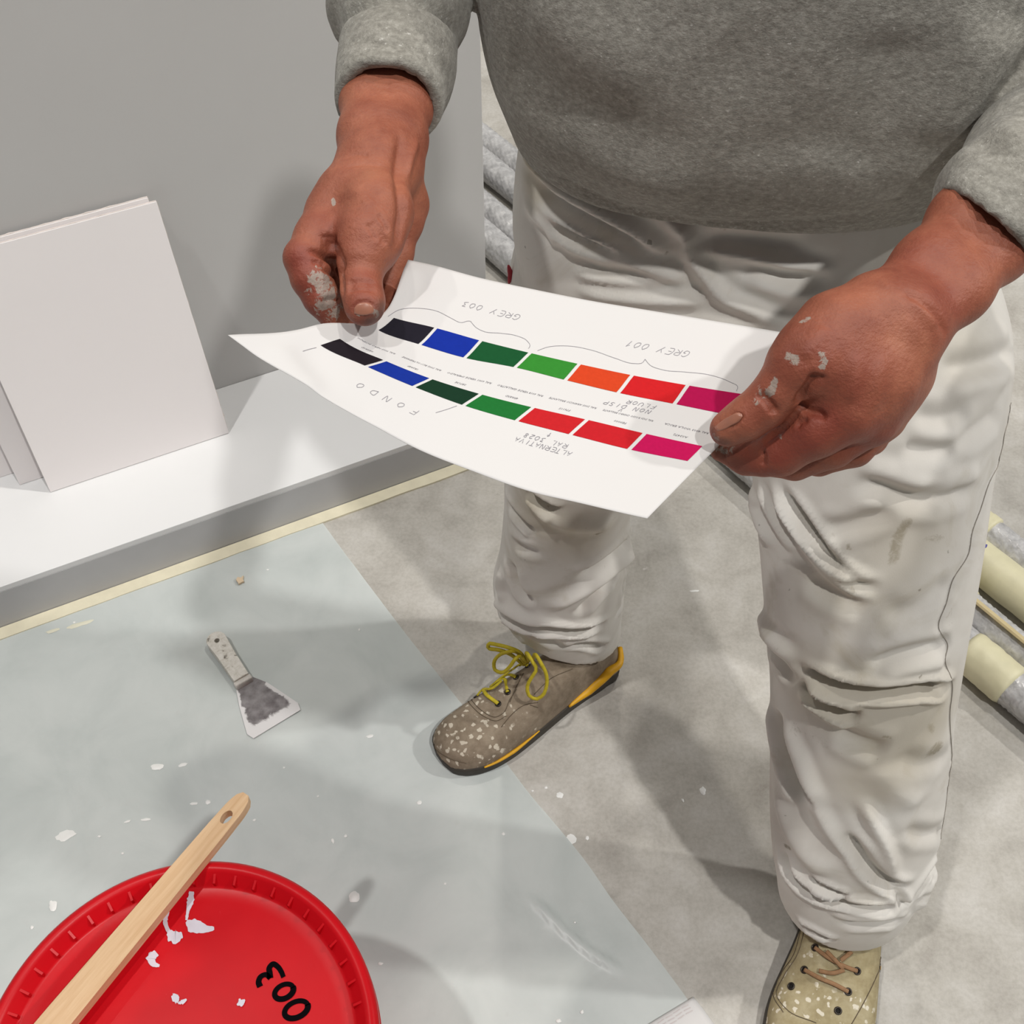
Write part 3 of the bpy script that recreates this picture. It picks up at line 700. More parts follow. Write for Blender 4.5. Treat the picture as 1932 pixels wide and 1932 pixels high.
pm = [Z(u, v_, 2*(R1+0.002)-0.002) for u, v_ in [(1846, 1036), (1852, 1037), (1858, 1035), (1860, 1030)]]
v, f = ribbon(catmull(pm, 12), 0.003, (0, 0, 1), 0.0045); obj('pen_mark', v, f, flat_mat('blue_pen', '#5a58a0', 0.6, vary=0), roll2)
# ================================================================ A4 sheet with colour swatches, held in both hands
SC = [0.0]+[0.05+0.131*i for i in range(7)]+[0.958, 1.0]
TC = [0.0, 0.33, 0.44, 0.62, 0.70, 1.0]
PXN = [  # measured rows of the sheet, far edge first
 [(770,490),(808,498),(905,524),(1003,545),(1113,567),(1210,583),(1308,599),(1405,615),(1490,629),(1522,634)],
 [(722,592),(743,600),(825,620),(910,644),(1003,667),(1096,688),(1196,709),(1301,728),(1402,744),(1436,749)],
 [(694,608),(714,623),(795,651),(880,676),(975,694),(1070,718),(1170,742),(1276,763),(1376,783),(1404,788)],
 [(606,611),(641,640),(729,682),(816,716),(910,745),(1009,770),(1111,793),(1220,819),(1325,842),(1350,847)],
 [(566,621),(605,651),(694,693),(784,731),(878,766),(978,795),(1080,821),(1191,849),(1297,870),(1322,875)],
 [(430,632),(474,664),(590,737),(690,794),(790,848),(893,889),(997,926),(1095,949),(1189,971),(1221,978)]]
DPT = np.zeros((6, 10))
for i, t in enumerate(TC):
    for j, s in enumerate(SC):
        d = 0.845-0.120*t
        d += 0.012*math.sin(math.pi*s)*t                     # the near edge sags a little in the middle
        DPT[i, j] = d
DPT[:, 0] += np.array([0.0, -0.008, -0.003, 0.002, 0.001, 0.006]); DPT[:, 1] += np.array([0.0, -0.005, -0.002, 0.001, 0, 0.004])
NET = np.array([[D(u, v_, DPT[i, j]) for j, (u, v_) in enumerate(r)] for i, r in enumerate(PXN)])
def sheet_pts(s, t):
    """points of the sheet for arrays s, t in 0..1 (left to right, far to near)"""
    s = A3(s).ravel(); t = A3(t).ravel(); out = np.zeros((len(s), 3))
    rows = np.stack([hermite(SC, NET[i], s) for i in range(6)], 0)          # 6 x n x 3
    for k in range(len(s)):
        out[k] = hermite(TC, rows[:, k], [t[k]])[0]
    return out
NS, NTT = 96, 72
ss, tt = np.meshgrid(np.linspace(0, 1, NS+1), np.linspace(0, 1, NTT+1))
PV = sheet_pts(ss, tt); ii = np.arange(NTT)[:, None]*(NS+1)+np.arange(NS)[None]; ii = ii.ravel()
PF = np.stack([ii, ii+NS+1, ii+NS+2, ii+1], 1)
PN = normals(PV, PF)
if PN[:, 2].mean() < 0: PF = PF[:, ::-1].copy(); PN = -PN
# soft handling creases near the left grip
PS = Surf(PV, PF)
for pts, a, w, k in [([(778, 498), (752, 540), (735, 580)], 0.0022, 0.006, 'r'), ([(815, 520), (780, 560), (748, 596)], -0.0012, 0.008, 'r'), ([(520, 640), (560, 700), (610, 745)], 0.0016, 0.010, 'r'), ([(560, 630), (640, 740), (740, 790)], 0.0012, 0.012, 'v')]:
    L_, _ = PS.line(pts, 12); fold(PV, PN, L_, a, w, k)
PN = normals(PV, PF); PS = Surf(PV, PF)
chart = thing('swatch_sheet', D(950, 740, 0.79), 'white sheet of paper with two rows of colour swatches held in both hands', 'paper sheet')
po = obj('page', PV, PF, M_PAPER, chart); sm_ = po.modifiers.new('s', 'SOLIDIFY'); sm_.thickness = 0.00025; sm_.offset = -1
def on_sheet(V2, lift=0.0002):
    """lift flat (s,t) points onto the sheet"""
    P = sheet_pts(V2[:, 0], V2[:, 1]); out = []
    for p in P:
        r = PS.t.find_nearest(Vector(p)); q = A3(r[0]); n = A3(r[1]); n = n if n[2] > 0 else -n; out.append(q+n*lift)
    return A3(out)
SW = [['#221f2b', '#1132a8', '#165a30', '#399434', '#e54a22', '#dd2026', '#c50e56'], ['#241d24', '#1334a0', '#143a26', '#1f7a34', '#d8232a', '#d6202a', '#d8105f']]
CN = [['black', 'blue', 'dark green', 'bright green', 'orange', 'red', 'crimson'], ['black', 'blue', 'deep green', 'green', 'red', 'red', 'pink']]
for r, (ta, tb) in enumerate(((0.33, 0.44), (0.62, 0.70))):
    for i in range(7):
        a = 0.05+0.131*i; b_ = a+0.122; k = 9; q = 5
        g = np.array([(a+(b_-a)*x/k, ta+(tb-ta)*y/q) for y in range(q+1) for x in range(k+1)])
        f = np.array([(y*(k+1)+x, (y+1)*(k+1)+x, (y+1)*(k+1)+x+1, y*(k+1)+x+1) for y in range(q) for x in range(k)])
        o = obj('colour_swatch', on_sheet(g, 0.00022), f, flat_mat('ink_'+CN[r][i].replace(' ', '_'), tuple(x*0.72 for x in lin(SW[r][i])[:3])+(1,), 0.7, vary=0.05, scale=400, spec=0.12), chart)
        o['label'] = '%s printed swatch in the %s row' % (CN[r][i], 'far' if r == 0 else 'near')
# printed captions, upside down as the man reads them
M_PRINT = flat_mat('printed_text', '#77747a', 0.7, vary=0); M_PENCIL = flat_mat('pencil', '#85828a', 0.6, vary=0)
PWm, PHm = 0.297, 0.21
def text_vf(txt, size):
    cu = bpy.data.curves.new('t', 'FONT'); cu.body = txt; cu.size = size; cu.align_x = 'CENTER'; cu.resolution_u = 1
    o = bpy.data.objects.new('t', cu); COL.objects.link(o); me = eval_mesh(o); V, Fc = np_mesh(me); bpy.data.objects.remove(o); bpy.data.meshes.remove(me); return V, Fc
CAPS = [('RAL 9005 NERO INTENSO', '0A0A0D'), ('RAL 5002 BLU OLTREMARE', '1B2A8F'), ('RAL 6001 VERDE SMERALDO', '28713E'), ('RAL 6018 VERDE GIALLASTRO', '4FA83D'), ('RAL 2005 ARANCIO BRILLANTE', 'F76115'), ('RAL 3026 ROSSO CHIARO BRILLANTE', 'FE0000'), ('RAL 4003 VIOLA ERICA', 'A03472')]
for i, (c1, c2) in enumerate(CAPS):
    sc = 0.05+0.131*i+0.061
    for txt, tb, sz in ((c1, 0.552, 0.0028), (c2, 0.594, 0.0028)):
        V, Fc = text_vf(txt, sz); wd = V[:, 0].max()-V[:, 0].min(); k = min(1, 0.034/wd)
        g = np.c_[sc-V[:, 0]*k/PWm, tb+V[:, 1]/PHm-0.004]
        obj('caption', on_sheet(g, 0.00025), Fc, M_PRINT, chart, False)
# handwriting: a single-stroke alphabet, letters 1 high, drawn as thin pencil lines
GL = {'G': [[(.6,.85),(.3,1),(0,.6),(.1,.1),(.45,0),(.6,.4),(.35,.4)]], 'R': [[(0,0),(.05,1),(.5,.9),(.45,.55),(.05,.5),(.55,0)]], 'E': [[(.5,1),(.05,1),(0,0),(.5,0)],[(.02,.5),(.4,.5)]], 'Y': [[(0,1),(.3,.5)],[(.6,1),(.15,0)]],
      '0': [[(.3,1),(.02,.6),(.15,.05),(.45,.1),(.55,.6),(.3,1)]], 'O': [[(.3,1),(.02,.6),(.15,.05),(.45,.1),(.55,.6),(.3,1)]], '3': [[(.05,.95),(.45,.95),(.25,.55),(.5,.25),(.05,0)]], '1': [[(.1,.7),(.35,1),(.3,0)]],
      'F': [[(.55,1),(.05,1),(0,0)],[(.03,.5),(.4,.52)]], 'L': [[(.05,1),(0,0),(.5,.02)]], 'U': [[(0,1),(.03,.2),(.3,0),(.5,.25),(.55,1)]], 'N': [[(0,0),(.05,1),(.5,0),(.55,1)]], 'D': [[(0,0),(.05,1),(.5,.75),(.5,.3),(0,0)]], 'I': [[(.2,1),(.18,0)]],
      'S': [[(.5,.9),(.15,1),(.1,.6),(.45,.4),(.35,0),(0,.1)]], 'P': [[(0,0),(.05,1),(.5,.85),(.4,.5),(.03,.45)]], 'A': [[(0,0),(.3,1),(.55,0)],[(.1,.4),(.45,.4)]], 'T': [[(0,1),(.6,1)],[(.3,1),(.27,0)]], 'V': [[(0,1),(.25,0),(.55,1)]],
      '2': [[(.05,.8),(.3,1),(.5,.7),(0,0),(.55,.02)]], '8': [[(.3,.5),(.1,.8),(.3,1),(.5,.8),(.1,.2),(.3,0),(.5,.2),(.3,.5)]], '^': [[(.3,1),(.3,0)],[(.1,.6),(.3,1),(.5,.6)]], ' ': []}
def hand(txt, s_r, t_b, size, adv=0.85, width=0.00035, slope=0.0, jit=3):
    """text starts at its reader's left = the sheet's right, at s_r, baseline t_b"""
    parts = []
    for ci, ch in enumerate(txt):
        for st in GL[ch]:
            P = catmull(np.c_[A3(st), np.zeros(len(st))], 6*len(st))[:, :2] if len(st) > 3 else A3(st)
            x = (P[:, 0]+ci*adv)*size; y = P[:, 1]*size*(1+0.12*mnoise.noise((ci*1.7, jit, 0)))+slope*x
            g = np.c_[s_r-x/PWm, t_b+y/PHm]
            Q = on_sheet(g, 0.0003); parts.append(ribbon(Q, width, (0, 0, 1), 0))
    V, Fc = join(parts); obj('pencil_note', V, Fc, M_PENCIL, chart, False)
hand('GREY 003', 0.342, 0.150, 0.0062, 0.95, 0.00034)
hand('GREY 001', 0.775, 0.165, 0.0062, 0.95, 0.00034)
hand('FLUOR', 0.800, 0.468, 0.0044, 0.95, 0.00036); hand('NON DISP', 0.800, 0.500, 0.0044, 0.95, 0.00036); hand('V', 0.745, 0.525, 0.0034, 0.95, 0.00040)
hand('ALTERNATIVA', 0.735, 0.775, 0.0046, 0.80, 0.00036); hand('RAL 3028', 0.715, 0.745, 0.0044, 0.9, 0.00036); hand('^', 0.665, 0.715, 0.0042, 0.9, 0.0004)
hand('FONDO', 0.375, 0.815, 0.0068, 1.55, 0.00034)
def pen(pts, w=0.00032):
    P, N = PS.line(pts, 40, 0.0003); v, f = ribbon(P, w, N, 0); obj('pencil_brace', v, f, M_PENCIL, chart, False)
pen([(732, 597), (750, 586), (790, 582), (826, 588), (850, 600), (870, 609), (886, 606), (889, 607)]); pen([(888, 607), (898, 618), (914, 626), (944, 629), (975, 634), (994, 643), (1000, 653), (997, 658)])
pen([(1014, 662), (1030, 656), (1070, 653), (1120, 662), (1160, 676), (1195, 686), (1213, 684), (1217, 678)]); pen([(1217, 678), (1225, 688), (1250, 698), (1290, 702), (1340, 708), (1375, 720), (1392, 731), (1389, 738)])
pen([(571, 663), (584, 659), (597, 656)]); pen([(822, 779), (845, 772), (862, 766)])
# ================================================================ the man
person = thing('person', (0.25, 0.75, 0), 'person in a grey sweatshirt and paint-stained white trousers holding the swatch sheet', 'person')
def mat_skin():
    m, nt, b = node_mat('skin'); g = NT(nt); v = g.co()
    c = g.ramp(g.noise(16, 4, 0.6, v, 0.3), [(0.28, lin('#733d2d')), (0.45, lin('#8f523d')), (0.6, lin('#a06149')), (0.75, lin('#b07357'))])
    c = g.mix(0.35, c, g.ramp(g.noise(55, 4, 0.65, v), [(0.3, lin('#75382b')), (0.7, lin('#aa6a52'))]))
    c = g.mix(g.math('MULTIPLY', g.attr('red'), 0.75), c, lin('#7e322a'))
    f = g.ramp(g.noise(330, 2, 0.6, v), [(0.66, 0.0), (0.72, 0.35)]); c = g.mix(f, c, lin('#7b3d30'))
    pn = g.noise(190, 4, 0.7, v, 0.8); s = g.math('ADD', pn, g.math('MULTIPLY', g.attr('paint'), 0.42))
    pmask = g.ramp(s, [(0.76, 0.0), (0.84, 0.85)]); c = g.mix(pmask, c, lin('#a2978d'))
    dk = g.math('MULTIPLY', g.attr('dirt'), 0.8); c = g.mix(dk, c, lin('#56443c'))
    g.l(c, b.inputs['Base Color']); b.inputs['Roughness'].default_value = 0.52; b.inputs['Specular IOR Level'].default_value = 0.35
    b.inputs['Subsurface Weight'].default_value = 0.10; b.inputs['Subsurface Radius'].default_value = (0.006, 0.002, 0.001); b.inputs['Subsurface Scale'].default_value = 0.5
    g.bump(g.math('ADD', g.noise(420, 3, 0.6, v), g.math('MULTIPLY', g.noise(120, 3, 0.6, v), 0.8)), 0.5, 0.0013, b); return m
M_SKIN = mat_skin()
# ---------------------------------------------------------------- right hand (picture left)
RELB = np.array([-0.115, 1.03, 1.17]); LELB = np.array([0.50, 0.84, 1.17])
def grid_for(points, pad, h):
    P = A3(points); return Field(P.min(0)-pad, P.max(0)+pad, h)
def hand_right():
    wr = D(716, 312, 0.845); cu = D(730, 190, 0.890); fa = D(741, 90, 0.935)
    F = grid_for([fa, D(540, 480, .78), D(650, 640, .80), D(800, 400, .90), D(740, 600, .87)], 0.035, 0.00135)
    vw = unit(ray(716, 300)); ax = unit(wr-cu); sd = unit(np.cross(ax, vw)); 
    # forearm, a little wider than deep
    for o_, rr in ((-0.011, 0.0), (0.011, 0.0)):
        F.chain([(fa+sd*o_*1.0, .028), (cu+sd*o_*1.05, .0215), (D(722, 262, .862)+sd*o_*1.0, .0190), (wr+sd*o_*1.0, .0170)], 0.020)
    # metacarpal fan
    im, mm_, rm, pm_ = D(628, 408, .818), D(655, 425, .845), D(690, 430, .868), D(728, 432, .880)
    F.chain([(D(695, 335, .840), .021), (D(660, 375, .825), .021), (im, .0185)], 0.018)
    F.chain([(wr, .022), (mm_, .018)], 0.018); F.chain([(wr, .021), (rm, .017)], 0.016); F.chain([(D(745, 330, .86), .019), (D(760, 385, .876), .0175), (pm_, .016)], 0.012)
    # heel of the hand on the little-finger side, seen to the right of the thumb
    F.chain([(D(762, 378, .868), .0125), (D(764, 425, .874), .0115), (D(748, 480, .872), .0115), (D(728, 530, .868), .011)], 0.008)
    # ball of the thumb, thumb
    F.chain([(D(722, 345, .832), .020), (D(712, 400, .806), .0225), (D(696, 452, .792), .0205), (D(683, 492, .786), .0165)], 0.014)
    F.chain([(D(683, 492, .784), .0163), (D(681, 520, .783), .0140), (D(682, 546, .777), .0138), (D(687, 566, .771), .0134), (D(688, 580, .7670), .0120)], 0.004)
    td = unit(D(688, 580, .767)-D(682, 546, .777)); ts = unit(np.cross(td, vw)); F.ell(D(688, 578, .7665), [ts*.0128, td*.0125, np.cross(ts, td)*.0105], 0.004)
    # index: knuckle out to the left, then down beside the thumb and under the sheet
    ip, idp, it = D(573, 487, .790), D(606, 562, .792), D(645, 612, .806)
    F.chain([(im, .0170), (D(603, 447, .803), .0160)], 0.010); F.chain([(D(603, 447, .803), .0150), (ip, .0135)], 0.010)
    F.chain([(ip, .0135), (D(588, 525, .790), .0140), (idp, .0122), (it, .0108)], 0.004)
    # the other fingers behind it
    F.chain([(mm_, .0155), (D(592, 500, .824), .0125), (D(628, 575, .822), .0115), (D(672, 612, .826), .0105)], 0.003)
    F.chain([(rm, .0150), (D(632, 512, .856), .0120), (D(668, 572, .852), .0110), (D(705, 590, .848), .010)], 0.003)
    F.chain([(pm_, .0145), (D(690, 520, .874), .0110), (D(718, 560, .866), .0100), (D(742, 568, .856), .009)], 0.003)
    V, Q = F.mesh(3); N = normals(V, Q); S = Surf(V, Q)
    def fo(pts, a, w, k='c', n=14):
        L_, _ = S.line(pts, n); fold(V, N, L_, a*(1.5 if k == 'c' else 1.2), w, k)
    # thumb joint creases
    for y in (532, 538.5, 546): fo([(652, y+6), (667, y-1), (682, y-3), (700, y-1), (713, y+4)], 0.0016, 0.0019)
    fo([(655, 551), (672, 547), (692, 547), (710, 551)], 0.0007, 0.0014)
    # web fold between thumb and index, knuckle creases
    fo([(622, 440), (632, 470), (642, 495), (645, 520)], 0.0030, 0.0042); fo([(640, 500), (643, 530), (647, 560)], 0.0030, 0.003)
    fo([(570, 480), (585, 474), (604, 480), (618, 490), (632, 502)], 0.0022, 0.0022); fo([(597, 508), (612, 507), (626, 516), (638, 530)], 0.0018, 0.0022); fo([(585, 494), (600, 495), (616, 502)], 0.0012, 0.0018)
    fo([(606, 572), (618, 566), (632, 564), (643, 566)], 0.0020, 0.0020)
    # folds at the base of the thumb and tendon lines on the wrist
    for pts in ([(704, 408), (718, 430), (727, 452), (729, 470)], [(697, 414), (710, 432), (721, 452), (724, 466)], [(712, 402), (724, 420), (733, 442)], [(690, 420), (702, 438), (712, 456)]): fo(pts, 0.0011, 0.0018)
    fo([(757, 240), (757, 280), (752, 320), (756, 360), (760, 400), (752, 445), (735, 490)], 0.0034, 0.0050); fo([(790, 260), (776, 300), (768, 340)], 0.0014, 0.003, 'r'); fo([(642, 318), (670, 311), (700, 310), (730, 316)], 0.0008, 0.0022)
    fo([(648, 300), (672, 292), (700, 294)], 0.0006, 0.002); fo([(640, 385), (625, 420), (605, 450)], 0.0012, 0.005, 'r'); fo([(600, 452), (618, 446), (634, 452)], 0.0008, 0.002); fo([(655, 350), (690, 380), (705, 395)], 0.0008, 0.005, 'r')
    # nail bed rim
    fo([(667, 594), (666, 582), (672, 573), (684, 569), (697, 570), (705, 577), (707, 588)], 0.0010, 0.0013)
    return V, Q, S
def hand_left():
    wr = D(1690, 606, 0.752); cu = D(1850, 440, 0.800); fa = D(1935, 355, 0.840)
    F = grid_for([fa, D(1335, 800, .76), D(1400, 910, .82), D(1720, 850, .84), D(1480, 560, .72), D(1960, 480, .82)], 0.035, 0.00135)
    vw = unit(ray(1650, 650)); ax = unit(wr-cu); sd = unit(np.cross(ax, vw))
    for o_ in (-0.013, 0.013):
        F.chain([(fa+sd*o_, .028), (cu+sd*o_*1.1, .0215), (D(1778, 522, .775)+sd*o_*1.1, .0178), (wr+sd*o_*1.15, .0185)], 0.020)
    im, mm_, rm, pm_ = D(1598, 772, .742), D(1640, 790, .762), D(1660, 786, .788), D(1674, 762, .812)
    F.chain([(D(1650, 625, .748), .023), (D(1600, 700, .738), .022), (im, .0195)], 0.020)
    F.chain([(wr, .024), (D(1655, 715, .752), .023), (mm_, .0190)], 0.020); F.chain([(wr, .023), (D(1682, 715, .772), .020), (rm, .0175)], 0.018); F.chain([(D(1715, 625, .766), .0175), (D(1700, 700, .785), .0165), (pm_, .0155)], 0.016)
    # thumb
    F.chain([(D(1640, 590, .748), .021), (D(1575, 625, .738), .0225), (D(1522, 672, .732), .0188), (D(1500, 694, .732), .0172)], 0.016)
    F.chain([(D(1500, 694, .732), .0170), (D(1470, 734, .738), .0152), (D(1443, 765, .744), .0148), (D(1408, 790, .749), .0138), (D(1372, 809, .7555), .0108)], 0.005)
    td = unit(D(1368, 810, .7555)-D(1440, 764, .744)); ts = unit(np.cross(td, vw)); F.ell(D(1384, 803, .7525), [td*.0155, ts*.0118, np.cross(ts, td)*.0085], 0.004)
    # index
    ip, idp, it = D(1472, 852, .768), D(1408, 862, .783), D(1360, 850, .789)
    F.chain([(im, .0185), (D(1545, 806, .750), .0180), (ip, .0162)], 0.008); F.chain([(ip, .0155), (D(1440, 862, .775), .0125), (idp, .0118), (it, .0075)], 0.005)
    F.chain([(mm_, .0175), (D(1570, 842, .772), .0150), (D(1500, 872, .790), .0125), (D(1440, 868, .803), .0110), (D(1395, 852, .806), .0085)], 0.0025)
    F.chain([(rm, .0170), (D(1610, 842, .795), .0145), (D(1545, 866, .810), .0120), (D(1485, 862, .823), .0105), (D(1440, 850, .825), .009)], 0.0025)
    F.chain([(pm_, .0160), (D(1640, 825, .818), .0130), (D(1590, 846, .830), .0110), (D(1540, 846, .838), .0100), (D(1500, 838, .84), .008)], 0.0025)
    V, Q = F.mesh(3); N = normals(V, Q); S = Surf(V, Q)
    def fo(pts, a, w, k='c', n=14):
        L_, _ = S.line(pts, n); fold(V, N, L_, a*(1.5 if k == 'c' else 1.2), w, k)
    for k in (0, 8, 15): fo([(1424+k*.9, 744-k*.5), (1438+k*.6, 752-k*.1), (1452+k*.5, 766), (1462+k*.4, 783)], 0.0016, 0.0019)
    fo([(1545, 700), (1532, 725), (1518, 745), (1505, 765)], 0.0040, 0.004); fo([(1530, 727), (1545, 716), (1560, 714)], 0.0018, 0.0022)
    fo([(1508, 762), (1525, 774), (1545, 780), (1562, 795)], 0.0026, 0.0028); fo([(1500, 808), (1510, 796), (1526, 790)], 0.0018, 0.0022)
    fo([(1437, 846), (1441, 862), (1438, 880)], 0.0016, 0.0022); fo([(1515, 770), (1500, 790), (1470, 812), (1436, 838)], 0.0016, 0.003)
    fo([(1700, 545), (1735, 568), (1765, 592), (1782, 625), (1785, 640)], 0.0016, 0.0030); fo([(1715, 560), (1748, 590), (1770, 620)], 0.0012, 0.004, 'r')
    fo([(1620, 660), (1610, 720), (1600, 765)], 0.0010, 0.005, 'r'); fo([(1668, 665), (1660, 730), (1645, 785)], 0.0010, 0.005, 'r'); fo([(1560, 615), (1530, 650), (1512, 680)], 0.0010, 0.005, 'r')
    fo([(1372, 792), (1392, 781), (1400, 786), (1392, 797), (1368, 809)], 0.0008, 0.0013)
    return V, Q, S
HR = hand_right(); HL = hand_left()
# ---------------------------------------------------------------- the rest of the body (coarse, mostly inside the clothes)
def body_core():
    F = Field((-0.20, 0.60, 0.05), (0.64, 1.28, 1.90), 0.007)
    B = np.array([0.235, 1.0, 0])
    P = lambda x, y, z: np.array([x, y, z])
    F.ell(P(.235, 1.0, 1.00), [(.19, 0, 0), (0, .13, 0), (0, 0, .15)], 0.05); F.ell(P(.235, .985, 1.14), [(.20, 0, 0), (0, .145, 0), (0, 0, .17)], 0.05); F.ell(P(.235, 1.0, 1.34), [(.18, 0, 0), (0, .12, 0), (0, 0, .16)], 0.06)
    F.chain([(P(.235, 1.02, 1.44), .065), (P(.235, 1.0, 1.60), .058)], 0.05)
    F.ell(P(.235, .985, 1.70), [(.076, 0, 0), (0, .098, 0), (0, 0, .118)], 0.03); F.ell(P(.235, .92, 1.64), [(.045, 0, 0), (0, .04, 0), (0, 0, .04)], 0.03)
    F.cone(P(.235, .895, 1.71), P(.235, .870, 1.67), .009, .014, 0.012); F.cone(P(.205, .895, 1.73), P(.265, .895, 1.73), .008, .008, 0.012); F.cone(P(.215, .892, 1.635), P(.255, .892, 1.635), .009, .009, 0.01)
    for s in (-1, 1): F.ell(P(.235+s*.078, 1.0, 1.69), [(.010, 0, 0), (0, .018, 0), (0, 0, .030)], 0.008)
    F.chain([(P(.06, 1.03, 1.45), .045), (RELB, .026), (D(741, 90, .935), .026)], 0.04); F.chain([(P(.41, 1.02, 1.45), .045), (LELB, .026), (D(1935, 355, .840), .026)], 0.04)
    F.chain([(P(.13, 1.0, .90), .080), (P(.08, .99, .5), .056), (P(.09, 1.0, .12), .036)], 0.04); F.chain([(P(.34, .95, .90), .088), (P(.40, .71, .5), .058), (P(.447, .585, .13), .036)], 0.04)
    return F.mesh(2)
CV, CQ = body_core()
def attr_field(V, S, strokes):
    a = np.zeros(len(V))
    for pts, w, val in strokes:
        L_, _ = S.line(pts, max(2, len(pts)*4)) if len(pts) > 1 else (A3([S.hit(*pts[0])[0]]*2)+A3([[0, 0, 0], [1e-5, 0, 0]]), None)
        d, _ = seg_dist(V, L_); a = np.maximum(a, val*np.clip(1.4-d/w, 0, 1))
    return a
paR = attr_field(HR[0], HR[2], [([(596, 525), (612, 540), (622, 555)], .010, .85), ([(612, 582), (630, 585)], .010, .85), ([(628, 377), (630, 386)], .0022, 1.0), ([(668, 593), (690, 594), (706, 590)], .0012, .8), ([(708, 588), (711, 594)], .003, .9), ([(580, 552), (590, 548)], .004, .6)])
diR = attr_field(HR[0], HR[2], [([(700, 606), (715, 598), (721, 580)], .006, .8), ([(640, 545), (645, 575)], .004, .6), ([(612, 575), (640, 570)], .003, .5)])
reR = attr_field(HR[0], HR[2], [([(565, 490), (580, 540), (592, 590)], .014, .8), ([(680, 520), (684, 560), (690, 590)], .012, .45), ([(620, 430), (660, 450)], .02, .3)])
paL = attr_field(HL[0], HL[2], [([(1488, 672), (1498, 680)], .0045, .85), ([(1550, 668), (1556, 676), (1552, 690)], .0035, .85), ([(1462, 720), (1456, 735), (1447, 745)], .0035, .95), ([(1436, 742), (1426, 755)], .006, .6), ([(1358, 842), (1375, 848)], .006, .7), ([(1347, 822), (1350, 826)], .004, .8), ([(1515, 605), (1525, 600)], .003, .8), ([(1468, 820), (1472, 823)], .003, .8)])
diL = attr_field(HL[0], HL[2], [([(1345, 815), (1352, 830), (1370, 834)], .004, .7), ([(1350, 850), (1400, 880)], .006, .4)])
reL = attr_field(HL[0], HL[2], [([(1470, 850), (1520, 825), (1560, 800)], .018, .85), ([(1400, 870), (1450, 880)], .014, .6), ([(1600, 830), (1650, 840)], .02, .6), ([(1560, 690), (1600, 720)], .03, .35), ([(1740, 500), (1780, 560)], .03, .35), ([(1480, 720), (1420, 780)], .014, .4)])
V, Fc = [], []; n = 0
BV = np.vstack([HR[0], HL[0], CV]); BQ = np.vstack([HR[1], HL[1]+len(HR[0]), CQ+len(HR[0])+len(HL[0])])
body = obj('body', BV, BQ, M_SKIN, person); body['label'] = 'weathered hands and forearms flecked with dried paint'
zc = np.zeros(len(CV))
for nm, arr in (('paint', np.r_[paR, paL, zc]), ('dirt', np.r_[diR, diL, zc]), ('red', np.r_[reR, reL, zc])):
    a = body.data.attributes.new(nm, 'FLOAT', 'POINT'); a.data.foreach_set('value', arr.astype(np.float32))
# nails
M_NAIL = flat_mat('nail', '#9f6a56', 0.35, vary=0.05, scale=200)
def nail(S, outline, lift, label):
    P2 = A3(outline); c = P2.mean(0); rings = [0.0, 0.35, 0.7, 0.9, 1.0]; V = []; k = 24
    lp = catmull(np.c_[np.vstack([P2, P2[:1]]), np.zeros(len(P2)+1)], k+1)[:k, :2]
    for r in rings[1:]:
        for q in lp:
            p, n_ = S.hit(*(c+(q-c)*r)); V.append(p+n_*(lift if r < 0.95 else -0.0002))
    p, n_ = S.hit(*c); V.append(p+n_*lift); ci = len(V)-1; Fc = []
    for i in range(len(rings)-2):
        for j in range(k): Fc.append((i*k+j, i*k+(j+1) % k, (i+1)*k+(j+1) % k, (i+1)*k+j))
    Fc += [(ci, (j+1) % k, j) for j in range(k)]
    bm = bmesh.new(); me = new_mesh('n', A3(V), Fc); bm.from_mesh(me); bmesh.ops.recalc_face_normals(bm, faces=bm.faces[:]); bm.to_mesh(me); bm.free(); r = np_mesh(me)
    o = obj('thumb_nail', r[0], r[1], M_NAIL, body); o['label'] = label
nail(HR[2], [(668, 592), (668, 582), (674, 574), (685, 571), (696, 572), (704, 578), (705, 590), (696, 594), (680, 595)], 0.0006, 'broad pale thumb nail of the hand by the wall')
nail(HL[2], [(1347, 806), (1362, 794), (1380, 783), (1394, 778), (1401, 783), (1396, 793), (1380, 803), (1362, 812), (1352, 814)], 0.0006, 'long pale thumb nail of the hand by the magenta swatches')
# hair cap (above the frame)
Fh = Field((0.12, 0.84, 1.58), (0.36, 1.14, 1.86), 0.006); Fh.ell((.235, 1.005, 1.725), [(.082, 0, 0), (0, .098, 0), (0, 0, .108)], 0); hv, hq = Fh.mesh(1)
fc = hv[hq].mean(1); keep = ~((fc[:, 1] < 0.93) & (fc[:, 2] < 1.76)) & ~(fc[:, 2] < 1.66); obj('hair', hv, hq[keep], flat_mat('grey_hair', '#5b5550', 0.7, vary=0.25, scale=90), person)
